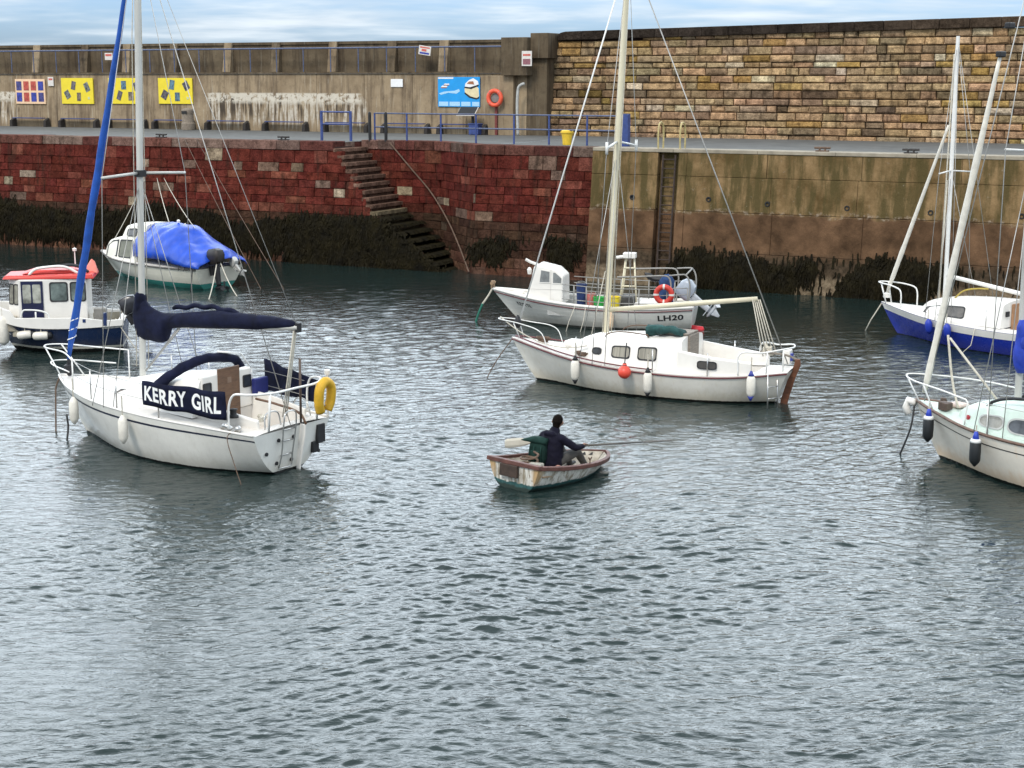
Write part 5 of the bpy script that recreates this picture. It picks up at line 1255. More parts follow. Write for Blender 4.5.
TC = Cab([(5.35, .72, .9, .35, .3), (4.75, .70, 1.30, .68, .55), (4.55, .70, 1.36, .74, .6), (4.3, .70, 1.42, .8, .64), (3.1, .70, 1.5, .92, .74), (2.9, .70, 1.52, .92, .74)], .05)
part(TC.mesh(), 'cabin', m_cwhite, tb, True, auto=35)
T2 = Cab([(4.05, 1.40, 1.42, .62, .6), (3.8, 1.42, 1.82, .66, .56), (3.5, 1.42, 1.90, .70, .58), (2.6, 1.42, 1.95, .74, .62)], .05)
part(T2.mesh(), 'upper_cabin', m_cwhite, tb, True, auto=35)
m_tglass = M('green_grey_window', (.13, .13, .09), .2, .35, 3); m_tglass2 = M('grey_window', (.10, .10, .10), .2, .4, 3)
for sg in (1, -1):
    S_ = TC.side(sg); o_ = (0, sg, .2)
    window(tb, S_, rrect(3.22, .18, 3.92, .92, .08, .1), o_, .035, .05, m_tglass, m_rubber)
    window(tb, S_, [(4.08, .2), (4.08, .92), (4.45, .92), (4.78, .78), (4.88, .2)], o_, .03, .05, m_tglass2, m_rubber)
    window(tb, T2.side(sg), rrect(3.12, .30, 3.62, .75, .1, .15), o_, .03, .08, m_tglass2, m_rubber)
# the cover: sags between the cabin top, a ridge and the stern
prof = [(3.0, 1.98, .70, .66), (2.6, 2.04, .78, .72), (1.6, 2.06, .86, .86), (1.2, 1.98, .88, .92), (.6, 1.62, .92, 1.0), (.0, 1.32, .92, 1.04), (-.25, 1.2, .9, 1.05), (-.40, 1.02, .80, .8)]
mb = MB(); G = []
for i in range(45):
    x = lerp(3.0, -.42, i / 44); zt = -.06 + curve([(p[0], p[1]) for p in prof[::-1]], x); yb = curve([(p[0], p[2]) for p in prof[::-1]], x) + .22
    zb = .64; row = []
    for j in range(25):
        a = -1 + 2 * j / 24; y = yb * math.sin(a * 1.45) / math.sin(1.45); h = max(0, math.cos(a * 1.5)) ** .62
        fold = .030 * math.sin(x * 4.5 + a * 7 + 2.2 * math.sin(a * 3)) * (1 - abs(a)) + .022 * math.sin(x * 13 - a * 10) * (.3 + abs(a)) * (1 - a * a * .8)
        row.append(Vector((x + .05 * math.sin(a * 9), y, zb + (zt - zb) * h + fold)))
    G.append(row)
mb.grid(G); rough_surface(mb, .018, 3.2)
tarp = mb.build('cover', creased(M('tarpaulin_blue', (.009, .065, .47), .38, .22, 2.5), 1.6, .6, .07, (1.4, 1, .5)), tb, smooth=True, solid=.012)
mb = MB(); mb.tube([(.2, 1.14, .62), (.2, 1.05, .8), (.45, 1.1, .8), (.45, 1.14, .62)], .012, 6); part(mb, 'cover_tie', m_rubber, tb)
outboard(tb, (-.50, .36, .82), rad(10), M('cowl_dark', (.016, .012, .011), .5, .5, 6), m_rubber, 1.15)
outboard(tb, (-.48, -.5, .72), rad(50), M('cowl_pale', (.5, .5, .48), .4), M('leg_pale', (.45, .45, .43), .4), .6, 'auxiliary_motor')
mb = MB(); mb.lathe([(.05, 0), (.06, .06), (.03, .1)], 10, Matrix.Translation((1.6, .1, 2.05))); mb.lathe([(.03, 0), (.03, .05)], 10, Matrix.Translation((1.2, .15, 2.0))); part(mb, 'roof_light', m_white, tb)
for k, (a, b, lab) in enumerate((((TF.w(-.6, .4, .9)), ground(208, 300, 0), 'pale mooring line from the motor of the covered cabin boat, left one'), (TF.w(-.6, .3, 1.0), ground(238, 296, 0), 'pale mooring line from the motor of the covered cabin boat, right one'), (TF.w(-.2, 1.1, .7), ground(190, 291, 0), 'dark line from the quarter of the covered cabin boat into the water'))):
    rope('mooring_line', lab, sag(a, b + Vector((0, 0, -.05)), .12), .018, m_rope if k < 2 else m_rubber)
for px, q, lab in ((158, TF.w(2.2, 0, 2.0), 'long pale rope from the red wall to the top of the blue cover, left one'), (165, TF.w(.9, 0, 1.9), 'long pale rope from the red wall to the top of the blue cover, right one'), (145, TF.w(5.5, 0, .95), 'thin pale rope from the red wall to the bow of the covered cabin boat')):
    a = WF.at(px, 178, .36 if px > 150 else .3); rope('shore_line', lab, sag(WF.w(a.x, .3, a.z), q, .10, 16), .014)
for px, qx, lab in ((197, 245, 'thin mooring line from the quay edge into the water right of the covered boat, nearer one'), (185, 222, 'thin mooring line from the quay edge into the water behind the covered boat')):
    a = WF.at(px, 139, .45); rope('shore_line', lab, sag(WF.w(a.x, .42, a.z), ground(qx + 40, 291, -.05), .06, 16), .011, m_rust)

# ================================================================== 5. the navy boat with the red roofed cabin
_f = Vector((math.cos(rad(189)), math.sin(rad(189)), 0)); _l = Vector((-_f.y, _f.x, 0)); NF = Frame(ground(23, 325, .70) - _f * 2.5 - _l * .60, _f.x, _f.y)
nb = thing('cabin_boat', 'navy hulled boat with white cabin, dark blue door and red roof', 'motor boat', NF, (0, 0, 0))
NH = Hull((.0, 3.35), (.08, 2.75), [(0, .95), (.3, 1.06), (.6, 1.04), (.78, .92), (.9, .62), (.97, .28), (1, .05)], [(0, .78), (.4, .74), (.75, .80), (1, .98)],
          [(0, -.12), (.3, -.25), (.8, -.2), (1, -.05)], [(0, .22), (.4, .22), (.7, .42), (.9, .75), (1, .95)])
part(NH.mesh(), 'hull', M_hull('navy_hull', (.010, .022, .062), (.012, .011, .010), .10, (.55, .52, .44), .06, gr=.1, rough=.25), nb, True, auto=35)
CUT = (.05, NH.tx(2.75), .82)
part(NH.deck(0, 1, -.02, .03, CUT), 'deck', m_white2, nb, True); part(NH.well(CUT, .42), 'inner_hull', M('inside_beige', (.42, .38, .30), .7, .2), nb)
mb = MB()
for sg in (1, -1):
    G = []
    for i in range(31):
        t = lerp(.0, .99, i / 30); h = .06 + .12 * min(1, max(0, (t - .12) / .2)) * (1 if t < .62 else max(.25, 1 - (t - .62) * 3.5)) + (.16 if t > .82 else 0)
        a = NH.sheer(t, sg, 0, .012); G.append([a - Vector((0, 0, .10)), a + Vector((0, 0, h)), a + Vector((0, -sg * .07, h)), a + Vector((0, -sg * .07, -.10))])
    mb.loft([[Vector(q) for q in g] for g in G], True)
part(mb, 'bulwark', m_white, nb, bevel=.01)
cx0, cx1, cy, cz0, cz1 = .90, 2.56, .60, .42, 1.84
mb = MB(); mb.hexa([(cx0, -cy, cz0), (cx1 + .06, -cy, cz0), (cx1 + .06, cy, cz0), (cx0, cy, cz0)], [(cx0, -cy, cz1), (cx1, -cy, cz1), (cx1, cy, cz1), (cx0, cy, cz1)]); mb.hexa([(cx1 + .03, -cy + .02, cz0), (cx1 + .34, -.30, cz0), (cx1 + .34, .30, cz0), (cx1 + .03, cy - .02, cz0)], [(cx1 - .03, -cy + .02, cz1 - .01), (cx1 + .26, -.30, cz1 - .01), (cx1 + .26, .30, cz1 - .01), (cx1 - .03, cy - .02, cz1 - .01)]); part(mb, 'cabin', m_white, nb, bevel=.02)
S_ = lambda u, v: Vector((u, cy, v)); S2 = lambda u, v: Vector((cx1 + .03 - .06 * (v - cz0) / (cz1 - cz0) + lerp(0, .31 - .02 * (v - cz0) / (cz1 - cz0), u), lerp(cy - .02, .30, u), v)); S2b = lambda u, v: Vector((cx1 + .34 - .10 * (v - cz0) / (cz1 - cz0), u, v))
m_door = M('door_navy', (.006, .008, .045), .4, .2, 4)
mb = MB(); panel(mb, S_, [(1.97, .45), (2.50, .45), (2.50, 1.80), (1.97, 1.80)], (0, 1, 0), 0, .03); dr = part(mb, 'door', m_door, nb, bevel=.006)
S3 = lambda u, v: Vector((u, cy + .03, v))
for a in (2.02, 2.26):
    mb = MB(); panel(mb, S3, rrect(a, 1.25, a + .20, 1.72, .03, .03), (0, 1, 0), 0, .006); mb.build('door_window', M('door_glass', (.30, .30, .26), .2, .6, 4), dr)
mb = MB(); mb.tube([(2.45, cy + .05, 1.08), (2.38, cy + .06, 1.08)], .014, 6); mb.build('handle', m_chrome, dr)
m_nglass = M('cabin_glass', (.13, .16, .15), .12, .75, 3)
for a, b in ((1.39, 1.78), (.95, 1.28)): window(nb, S_, rrect(a, 1.30, b, 1.74, .06, .06), (0, 1, 0), .03, .03, m_nglass, m_rubber)
S4 = lambda u, v: Vector((u, -cy, v)); window(nb, S4, rrect(1.1, 1.30, 1.8, 1.74, .06, .06), (0, -1, 0), .03, .03, m_nglass, m_rubber)
for a in (.1, .55): window(nb, S2, rrect(a, 1.22, a + .36, 1.70, .06, .05), (1, 1, .1), .025, .025, M('front_glass', (.22, .21, .17), .15, .6, 4), m_rubber)
m_rred = M('roof_red', (.56, .032, .022), .4, .12, 3)
mb = MB(); mb.hexa([(.70, -.70, 1.842), (2.96, -.60, 1.842), (2.96, .52, 1.842), (.70, .70, 1.842)], [(.74, -.66, 1.97), (2.90, -.54, 1.93), (2.90, .46, 1.93), (.74, .66, 1.97)]); part(mb, 'roof', m_rred, nb, bevel=.03)
mb = MB(); mb.hexa([(1.0, -.42, 1.968), (2.5, -.42, 1.955), (2.5, .42, 1.955), (1.0, .42, 1.968)], [(1.1, -.34, 2.05), (2.2, -.34, 2.05), (2.2, .34, 2.05), (1.1, .34, 2.05)]); part(mb, 'roof_hatch', m_rred, nb, bevel=.03)
mb = MB(); mb.loft([[Vector((.66, y, 1.92)) for y in (-.1, .15)] + [Vector((.72, .03, 2.22))], [Vector((1.0, y, 1.97)) for y in (-.1, .15)] + [Vector((.80, .03, 2.30))]]); part(mb, 'roof_fin', M('fin_pink', (.75, .22, .17), .5), nb, bevel=.02)
tubes('roof_rail', m_white, nb, [smooth_path([(2.3, .5, 1.95), (2.15, .5, 2.08), (1.9, .5, 2.13), (1.4, .5, 2.13), (1.1, .5, 1.97)], 24)], .035, 8)
tubes('roof_rail', m_rubber, nb, [smooth_path([(1.7, .42, 2.14), (1.3, .42, 2.17), (1.0, .42, 2.10), (.85, .42, 1.98)], 16)], .04, 8)
mb = MB(); mb.lathe([(.05, 0), (.055, .06), (0, .09)], 10, Matrix.Translation((1.25, -.3, 2.45))); mb.lathe([(.014, -.4), (.014, 0)], 6, Matrix.Translation((1.25, -.3, 2.45))); part(mb, 'mast_light', m_white, nb)
tubes('grab_rail', m_rail, nb, [smooth_path([(2.5, .88, .92), (2.45, .89, 1.08), (2.4, .90, 1.12), (1.88, 1.0, 1.06), (1.82, 1.0, 1.0), (1.8, 1.0, .86)], 24), [(2.12, .99, .86), (2.12, .99, 1.08)]], .022, 6)
tubes('foredeck_rail', m_chrome, nb, [smooth_path([(3.1, .35, .95), (3.15, .4, 1.5), (3.05, .36, 1.62)], 12)], .016, 6)
part(MB().box(2.64, 2.86, .42, .72, .55, .92), 'foredeck_locker', M('locker_beige', (.36, .32, .25), .7, .2, 5), nb, bevel=.02)
part(MB().box(.45, .75, .30, .65, .45, 1.08), 'engine_cover', M('cover_grey', (.20, .19, .17), .6, .2), nb, bevel=.02)
for x, y, z, h in ((.45, 1.0, .70, .32), (1.15, 1.04, .80, .12), (.95, 1.04, .80, .08)): part(MB().tube([(x, y, z), (x, y, z + h)], .052, 8), 'mooring_post', m_dblue, nb)
tubes('aft_rail', m_chrome, nb, [smooth_path([(.4, .9, .8), (.38, .9, 1.2), (.12, .85, 1.2), (.08, .85, .8)], 16)], .012, 6)
outboard(nb, (-.16, .25, .92), rad(30), M('cowl_black', (.02, .02, .024), .25, .5, 4), m_rubber, .95)
mb = MB(); panel(mb, NH.side(1), [(.015, .84), (.16, .84), (.16, .94), (.015, .94)], (0, 1, 0), .004, .003); part(mb, 'name_strip', M('weathered_strip', (.30, .30, .29), .6, .6, 14), nb)
cyl_fender(NF, (2.42, NH.P(NH.tx(2.42), .66).y + .10, .50), 'white horizontal fender on the navy hull, left one under the cabin door', (1, 0, -.12), .40, .105, group='white fenders on the navy hull')
cyl_fender(NF, (2.02, NH.P(NH.tx(2.02), .66).y + .10, .48), 'white horizontal fender on the navy hull, right one below the side rail', (1, 0, -.02), .42, .105, group='white fenders on the navy hull')
fender(NF, (2.98, .66, .95), 'large white fender hanging upright at the left edge by the navy hulled boat', .75, .14, rope=.15)
rope('mooring_line', 'thin pale line from the stern of the navy hulled boat to the water', sag(NF.w(.2, .9, .85), ground(122, 348, 0) + Vector((.6, -.6, -.05)), .03), .013)

# ================================================================== 6. blue hulled yacht at the right
BF = boat_frame((900, 334), (1024, 352))
by = thing('sailing_yacht', 'blue hulled yacht with white deck and tall mast near the concrete wall', 'sailing boat', BF, (0, 0, 0))
BH = Hull((-2.1, 4.38), (-1.9, 3.75), [(0, .7), (.25, 1.0), (.5, 1.08), (.7, .88), (.87, .45), (.95, .2), (1, .03)], [(0, .68), (.3, .60), (.6, .66), (1, .82)],
          [(0, -.06), (.3, -.28), (.7, -.28), (.93, -.15), (1, -.05)], [(0, .4), (.3, .26), (.6, .30), (.85, .55), (1, .95)])
part(BH.mesh(), 'hull', M_hull('blue_hull', (.012, .030, .30), (.010, .012, .02), .02, gr=.08, rough=.25), by, True, auto=35)
mb = MB()
for sg in (1, -1): BH.ribbon(mb, .80, .995, .0, .995, sg, .006)
part(mb, 'top_strake', m_white, by)
CUT = (BH.tx(-1.6), BH.tx(.25), .58)
part(BH.deck(0, 1, .0, .05, CUT), 'deck', m_white2, by, True); part(BH.well(CUT, .3), 'cockpit', m_white2, by)
BC = Cab([(3.1, .72, .73, .25, .15), (2.75, .70, .98, .46, .34), (2.2, .68, 1.12, .66, .52), (1.4, .66, 1.20, .76, .62), (.25, .64, 1.24, .78, .66)], .06)
part(BC.mesh(), 'coachroof', m_white, by, True, auto=35)
for sg in (1, -1):
    window(by, BC.side(sg), [(2.72, .3), (2.6, .72), (2.05, .80), (2.05, .22)], (0, sg, .2), .02, .05, M('tinted_pane', (.10, .09, .08), .2, .4))
    window(by, BC.side(sg), rrect(1.35, .25, 1.92, .78, .1, .12), (0, sg, .2), .02, .05, M('tinted_pane', (.10, .09, .08), .2, .4))
part(MB().box(.2, .24, -.32, .30, .40, 1.22), 'companionway_board', M('tan_board', (.34, .18, .09), .6, .2, 5), by, bevel=.01)
mb = MB(); mb.box(.21, .245, .42, .56, .92, 1.05); part(mb, 'bulkhead_port', m_rubber, by)
tubes('boom_crutch', M('crutch_ochre', (.45, .33, .06), .6), by, [smooth_path([(1.9, .3, 1.2), (1.7, .25, 1.4), (1.3, .2, 1.5), (1.0, .2, 1.52)], 10)], .022, 6)
BM0, BM1 = Vector((2.40, 0, 1.1)), Vector((2.42, 0, 7.85)); mast(by, BM0, BM1, .055, m_rail)
tubes('boom', m_white, by, [[(2.36, 0, 1.72), (-1.2, 0, 1.30)]], .055, 10)
mb = MB(); a, b = Vector((4.22, 0, 1.08)), Vector((2.56, 0, 5.6)); mb.tube([a.lerp(b, i / 20) for i in range(21)], [.035, .05] + [.062] * 3 + [.07] + [.058 - .0018 * i for i in range(15)], 10); part(mb, 'furled_headsail', m_fwhite, by, True)
tubes('forestay', m_wire, by, [[b, (2.46, 0, 7.8)]], .009, 5)
mb = MB(); mb.lathe([(.1, 0), (.1, .1), (.03, .14)], 10, Matrix.Translation((4.22, 0, .95))); part(mb, 'furling_drum', m_white, by)
tubes('halyard', m_rope, by, [[(2.5, .12, 1.1), (2.47, .06, 4.2)], [(2.55, .05, 1.2), (2.5, .0, 7.4)]], .02, 5)
for sg in (1, -1): tubes('shroud', m_wire, by, [[(2.3, sg * 1.0, .68), (2.3, sg * .7, 4.4), (2.42, 0, 7.7)], [(2.0, sg * 1.0, .68), (2.4, 0, 4.4)], [(1.5, sg * 1.02, .66), (2.4, 0, 7.7)]], .008, 5)
tubes('spreader', m_rail, by, [[(2.4, 0, 4.45), (2.3, sg * .7, 4.4)] for sg in (1, -1)], .02)
tubes('pulpit', m_rail, by, [smooth_path([(3.5, .38, .76), (3.55, .36, 1.24), (3.7, .34, 1.3), (4.4, .12, 1.36), (4.48, 0, 1.36), (4.4, -.12, 1.36), (3.7, -.34, 1.3), (3.55, -.36, 1.24), (3.5, -.38, .76)], 44), [(4.15, .12, .8), (4.3, .16, 1.34)], [(4.15, -.12, .8), (4.3, -.16, 1.34)]], .02, 8)
tubes('stanchion', m_chrome, by, [[BH.sheer(t, sg, 0, -.04), BH.sheer(t, sg, .5, -.04)] for t in (.2, .4, .6) for sg in (1, -1)], .012, 6)
m_bfend = M('fender_blue', (.012, .035, .34), .5, .15)
for px, py, lab in ((931, 324, 'blue fender on the blue hulled yacht, nearer its bow'), (952, 327, 'blue fender on the blue hulled yacht, further from its bow')):
    x = BF.at(px, py, .9).x; p = BH.sheer(BH.tx(x), 1, .02, .09); fender(BF, tuple(p), lab, .42, .095, m_bfend, group='blue fenders on the blue hulled yacht', rope=.2, tilt=rad(-12))
rope('mooring_rope', 'pale mooring rope from the bow of the blue hulled yacht into the water', [BF.w(4.36, 0, .8), BF.w(4.6, .15, .3), BF.w(4.75, .2, -.05)], .018)
for x, lab in ((.75, 'thin pale line on the side of the blue hulled yacht'),):
    a = BH.sheer(BH.tx(x), 1, 0, .03); rope('hanging_line', lab, [BF.w(*a), BF.w(a.x + .05, a.y + .05, .2), BF.w(a.x + .2, a.y + .3, -.05)], .011)
pb = thing('mooring_buoy', 'small red buoy floating between the blue hulled yacht and the mint decked yacht', 'buoy', Frame(ground(939, 318), 1, 0), (0, 0, 0))
mb = MB(); mb.lathe([(.02, -.1), (.12, -.05), (.15, .1), (.13, .24), (.05, .32), (.03, .38)], 16); mb.build('body', M('buoy_faded_red', (.62, .10, .08), .5), pb, smooth=True)
mb = MB(); mb.lathe([(.151, .1), (.148, .15)], 16); mb.build('band', m_letter, pb)

# ================================================================== 7. near yacht with the mint deck
_g = boat_frame((945, 462), (1024, 487)); _f = Vector((math.cos(rad(128)), math.sin(rad(128)), 0)); GF = Frame(_g.w(2.738, 0, 0) - _f * 2.738, _f.x, _f.y)
gy = thing('sailing_yacht', 'white yacht with mint green deck cut by the right edge of the picture', 'sailing boat', GF, (0, 0, 0))
GH = Hull((-3.6, 2.78), (-3.4, 2.15), [(0, .72), (.3, .95), (.55, 1.02), (.72, .88), (.87, .49), (.95, .23), (1, .03)], [(0, .86), (.4, .82), (.7, .86), (1, 1.0)],
          [(0, -.06), (.3, -.3), (.7, -.3), (.93, -.18), (1, -.05)], [(0, .4), (.3, .26), (.6, .30), (.85, .55), (1, .95)])
part(GH.mesh(), 'hull', M_hull('cream_hull', (.80, .74, .64), (.010, .013, .010), .06, gr=.5, grime=(.62, .40, .20)), gy, True, auto=35)
m_mint = M('mint_deck', (.52, .61, .54), .5, .08, 4)
CUT = (.06, .33, .6)
part(GH.deck(0, 1, .0, .05, CUT), 'deck', m_mint, gy, True); part(GH.well(CUT, .4), 'cockpit', m_mint, gy)
mb = MB()
for sg in (1, -1): mb.tube([GH.sheer(i / 40, sg, .01, .0) for i in range(41)], .028, 6)
part(mb, 'rub_rail', M('rail_brown', (.15, .09, .065), .6, .3), gy, True)
mb = MB()
for sg in (1, -1): GH.ribbon(mb, .845, .862, 0, .99, sg, .005)
part(mb, 'hull_stripe', m_rubber, gy)
wb_, wa, wc = GF.at(977, 425, .72).x, GF.at(1001, 427, .74).x, GF.at(1006, 429, .78).x
GC = Cab([(1.75, .92, .93, .25, .2), (1.45, .90, 1.10, .50, .40), (1.05, .88, 1.22, .66, .54), (.45, .86, 1.30, .75, .62), (-1.6, .85, 1.40, .78, .66)], .07)
part(GC.mesh(), 'coachroof', m_mint, gy, True, auto=35)
for sg in (1, -1):
    window(gy, GC.side(sg), rrect(wa, .22, wb_, .72, .14, .24), (0, sg, .2), .025, .06, M('pale_pane', (.25, .24, .21), .2, .3), M('frame_alloy', (.4, .4, .38), .4))
    window(gy, GC.side(sg), rrect(wc - .85, .20, wc, .72, .18, .24), (0, sg, .2), .025, .06, M('dark_pane', (.05, .055, .065), .15, .7, 3), M('frame_alloy', (.4, .4, .38), .4))
tubes('grab_rail', m_rubber, gy, [smooth_path([(.95, sg * .46, 1.22), (.9, sg * .47, 1.30), (-1.3, sg * .56, 1.44), (-1.35, sg * .56, 1.40)], 14) for sg in (1, -1)], .03, 6)
mb = MB(); mb.box(1.8, 2.1, -.25, .05, .99, 1.06); part(mb, 'fore_hatch', M('hatch_pink', (.60, .48, .42), .6), gy, bevel=.03)
mb = MB(); mb.tube([(2.1, .12, 1.0), (2.1, .12, 1.16)], .06, 8); mb.box(1.85, 2.05, .18, .36, .98, 1.12); rough_surface(mb, .02, 9); part(mb, 'windlass', M('windlass_brown', (.09, .06, .045), .7, .4), gy, bevel=.02)
mb = MB(); mb.lathe([(.035, 0), (.045, .03), (0, .05)], 10, Matrix.Translation(tuple(GC.side(1)(1.25, .5))) @ Matrix.Rotation(rad(-90), 4, 'X')); part(mb, 'side_light', M('lamp_red', (.4, .03, .04), .3), gy)
mb = MB(); mb.tube([(2.75, .06, .95), (2.9, .08, .98), (2.95, .08, .85), (2.88, .08, .72)], .07, 8); part(mb, 'bow_roller', m_white, gy, True)
GM0, GM1 = Vector((.66, 0, 1.30)), Vector((.72, 0, 9.6))
mast(gy, GM0, GM1, .062, M('mast_weathered', (.44, .43, .40), .5, .2, 3, stretch=(1, 1, .3)))
mb = MB(); mb.tube([Vector((.60, .02 * math.sin(i), lerp(1.85, 2.75, i / 8))) for i in range(9)], [.10, .15, .17, .17, .16, .16, .15, .14, .09], 12); rough_surface(mb, .03, 6); mb2 = MB()
part(mb, 'mast_cover', creased(M('cover_blue', (.010, .038, .36), .7, .3, 5), 3., .6, .04), gy, True)
mb = MB(); mb.tube([(.55, 0, 2.35), (-.3, 0, 2.32), (-2.6, 0, 2.4)], [.18, .17, .12], 12); rough_surface(mb, .03, 5); part(mb, 'sail_cover', creased(M('cover_blue', (.010, .038, .36), .7, .3, 5), 3., .6, .04), gy, True)
a = Vector((2.62, 0, 1.16)); b = GF.at(1000, 57, 0); c = Vector((.70, 0, 9.5))
mb = MB(); mb.tube([a.lerp(b, i / 24) for i in range(25)], [.045] + [.062 + .005 * math.sin(i * 1.7) for i in range(17)] + [.055, .05, .046, .042, .04, .036, .03], 10); part(mb, 'furled_headsail', m_fwhite, gy, True)
tubes('forestay', m_wire, gy, [[a - Vector((0, 0, .2)), c]], .010, 5)
for u in (.02, .22): q = b.lerp(c, u); part(MB().box(q.x - .05, q.x + .05, -.09, .09, q.z - .05, q.z + .05), 'swivel', m_rubber, gy, bevel=.02)
tubes('halyard', m_rope, gy, [smooth_path([GF.at(948, 335, 0), GF.at(953, 385, .1), GF.at(958, 408, .2)], 10), [GF.at(950, 338, 0), Vector((.9, .1, 1.2))]], .022, 5)
tubes('spreader', m_rail, gy, [[(.69, 0, 5.6), (.62, sg * .85, 5.65)] for sg in (1, -1)], .022)
for sg in (1, -1): tubes('shroud', m_wire, gy, [[(.55, sg * .98, .86), (.62, sg * .85, 5.65), (.7, 0, 9.4)], [(.85, sg * .95, .86), (.69, 0, 5.5)], [(.25, sg * .99, .86), (.69, 0, 5.5)]], .008, 5)
tubes('pulpit', m_rail, gy, [smooth_path([(1.15, .80, .92), (1.12, .78, 1.32), (1.4, .74, 1.38), (2.85, .22, 1.44), (3.0, 0, 1.45), (2.85, -.22, 1.44), (1.4, -.74, 1.38), (1.12, -.78, 1.32), (1.15, -.80, .92)], 50), [(2.15, .35, .95), (2.35, .42, 1.42)], [(2.15, -.35, .95), (2.35, -.42, 1.42)], [(2.6, .14, .98), (2.9, .16, 1.44)]], .015, 8)
tubes('stanchion', m_rail, gy, [[GH.sheer(t, sg, 0, -.05), GH.sheer(t, sg, .55, -.05)] for t in (.66, .45, .2) for sg in (1, -1)], .014, 6)
tubes('lifeline', m_wire, gy, [[GH.sheer(t, sg, .54, -.05) for t in (.1, .2, .45, .66, .74)] for sg in (1, -1)], .006, 5)
m_fblk = M('fender_black', (.012, .014, .016), .5, .3); m_fbl = M('fender_tip', (.02, .05, .42), .5)
for px, py, lab in ((928, 440, 'black fender with blue top at the bow of the mint decked yacht'), (982, 448, 'black fender with blue top under the windows of the mint decked yacht')):
    x = GF.at(px, py, .85 if px > 950 else .5).x; p = GH.sheer(GH.tx(x), 1, -.03, .10)
    o = fender(GF, tuple(p), lab, .52, .095, m_fblk, group='black fenders of the mint decked yacht', rope=.15)
    mb = MB(); mb.lathe([(.098, -.10), (.085, -.055), (.07, -.04)], 14); mb.build('collar', m_letter, o, smooth=True); mb = MB(); mb.lathe([(.06, -.045), (.045, .02), (.03, .08), (0, .09)], 14); mb.build('end_cap', m_fbl, o, smooth=True)
rope('mooring_rope', 'dark rope from the bow of the mint decked yacht into the water', smooth_path([GF.w(2.75, .1, .9), GF.w(2.7, .25, .5), GF.w(2.85, .35, -.05)], 10), .018, m_rubber)
# ================================================================== 8. the rowing boat and its rower
_o = ground(513, 489); RF = Frame(_o, math.cos(rad(47)), math.sin(rad(47)))
PITCH = rad(4.6)
def tilt_thing(o): o.rotation_mode = 'XYZ'; o.rotation_euler = (0, PITCH, RF.ang); return o
rb_ = thing('rowing_boat', 'small worn white rowing boat with brown gunwale and teal bottom', 'rowing boat', RF, (0, 0, .03)); tilt_thing(rb_)
def RW(x, y, z):   # boat coordinates (with trim) to the untilted boat frame
    return RF.w(x * math.cos(PITCH) + z * math.sin(PITCH), y, .03 - x * math.sin(PITCH) + z * math.cos(PITCH))
RH = Hull((-.02, 2.42), (.02, 2.12), [(0, .57), (.2, .62), (.45, .64), (.7, .54), (.87, .34), (.96, .15), (1, .04)], [(0, .42), (.3, .37), (.6, .365), (1, .385)],
          [(0, -.06), (.3, -.09), (.7, -.06), (.93, .0), (1, .05)], [(0, .22), (.4, .24), (.7, .4), (.9, .65), (1, .9)])
def M_dinghy():
    m, nt, b = newmat('dinghy_paint')
    tcd = N(nt, 'ShaderNodeTexCoord'); s = N(nt, 'ShaderNodeSeparateXYZ'); nt.links.new(tcd.outputs['Object'], s.inputs[0])
    v = coords(nt); n1 = noise(nt, v, 5, 8, .7); n2 = noise(nt, v, 18, 6, .7); n3 = noise(nt, coords(nt, (9, 9, 1.2)), 1.6, 6, .6)
    c = mix(nt, maprange(nt, n1, .35, .65), (.52, .50, .44), (.74, .72, .66))
    c = mix(nt, maprange(nt, n3, .46, .62, 0, .85), c, (.20, .155, .09))
    c = mix(nt, maprange(nt, n2, .56, .64, 0, .85), c, (.14, .085, .045))
    # rust coloured corner and aft edges of the side
    ax = math_(nt, 'ABSOLUTE', s.outputs[1]); cor = math_(nt, 'MULTIPLY', maprange(nt, math_(nt, 'ADD', ax, maprange(nt, n1, .3, .7, -.06, .06)), .40, .50), maprange(nt, math_(nt, 'ADD', s.outputs[0], maprange(nt, n1, .3, .7, -.06, .06)), .16, .04))
    c = mix(nt, math_(nt, 'MULTIPLY', cor, .9), c, mix(nt, n2, (.30, .14, .03), (.60, .42, .20)))
    zl = math_(nt, 'ADD', math_(nt, 'ADD', s.outputs[2], math_(nt, 'MULTIPLY', s.outputs[0], -.04)), maprange(nt, n1, .3, .7, -.03, .03))
    c = mix(nt, maprange(nt, zl, .10, .085), c, mix(nt, maprange(nt, n2, .4, .7), (.012, .060, .062), (.05, .13, .12)))
    c = mix(nt, maprange(nt, zl, .05, .02, 0, .8), c, (.02, .024, .016))
    nt.links.new(c, b.inputs['Base Color']); b.inputs['Roughness'].default_value = .6; bump(nt, b, n2, .25, .01); return m
m_din = M_dinghy(); part(RH.mesh(44, 14), 'hull', m_din, rb_, True, auto=35)
RI = Hull((.02, 2.36), (.05, 2.1), [(k, max(v - .035, .01)) for k, v in RH.hb], [(k, v + .005) for k, v in RH.zs], [(0, .12), (.5, .12), (1, .17)], [(0, .2), (.4, .22), (.7, .36), (.9, .6), (1, .9)])
mi = RI.mesh(40, 8); m_in = M('dinghy_inside', (.22, .18, .13), .8, .35, 5, .2, col2=(.55, .50, .42)); part(mi, 'inner_hull', m_in, rb_, True, auto=35)
m_gun = M('gunwale_brown', (.105, .042, .032), .6, .4, 8, .3)
mb = MB()
for sg in (1, -1):
    G = []
    for i in range(37):
        a = RH.sheer(i / 36, sg); G.append([a + Vector((0, sg * .022, -.045)), a + Vector((0, sg * .025, .025)), a + Vector((0, -sg * .055, .03)), a + Vector((0, -sg * .05, -.03))])
    mb.loft(G)
mb.box(-.05, .05, -.60, .60, .385, .455); part(mb, 'gunwale', m_gun, rb_, bevel=.008)
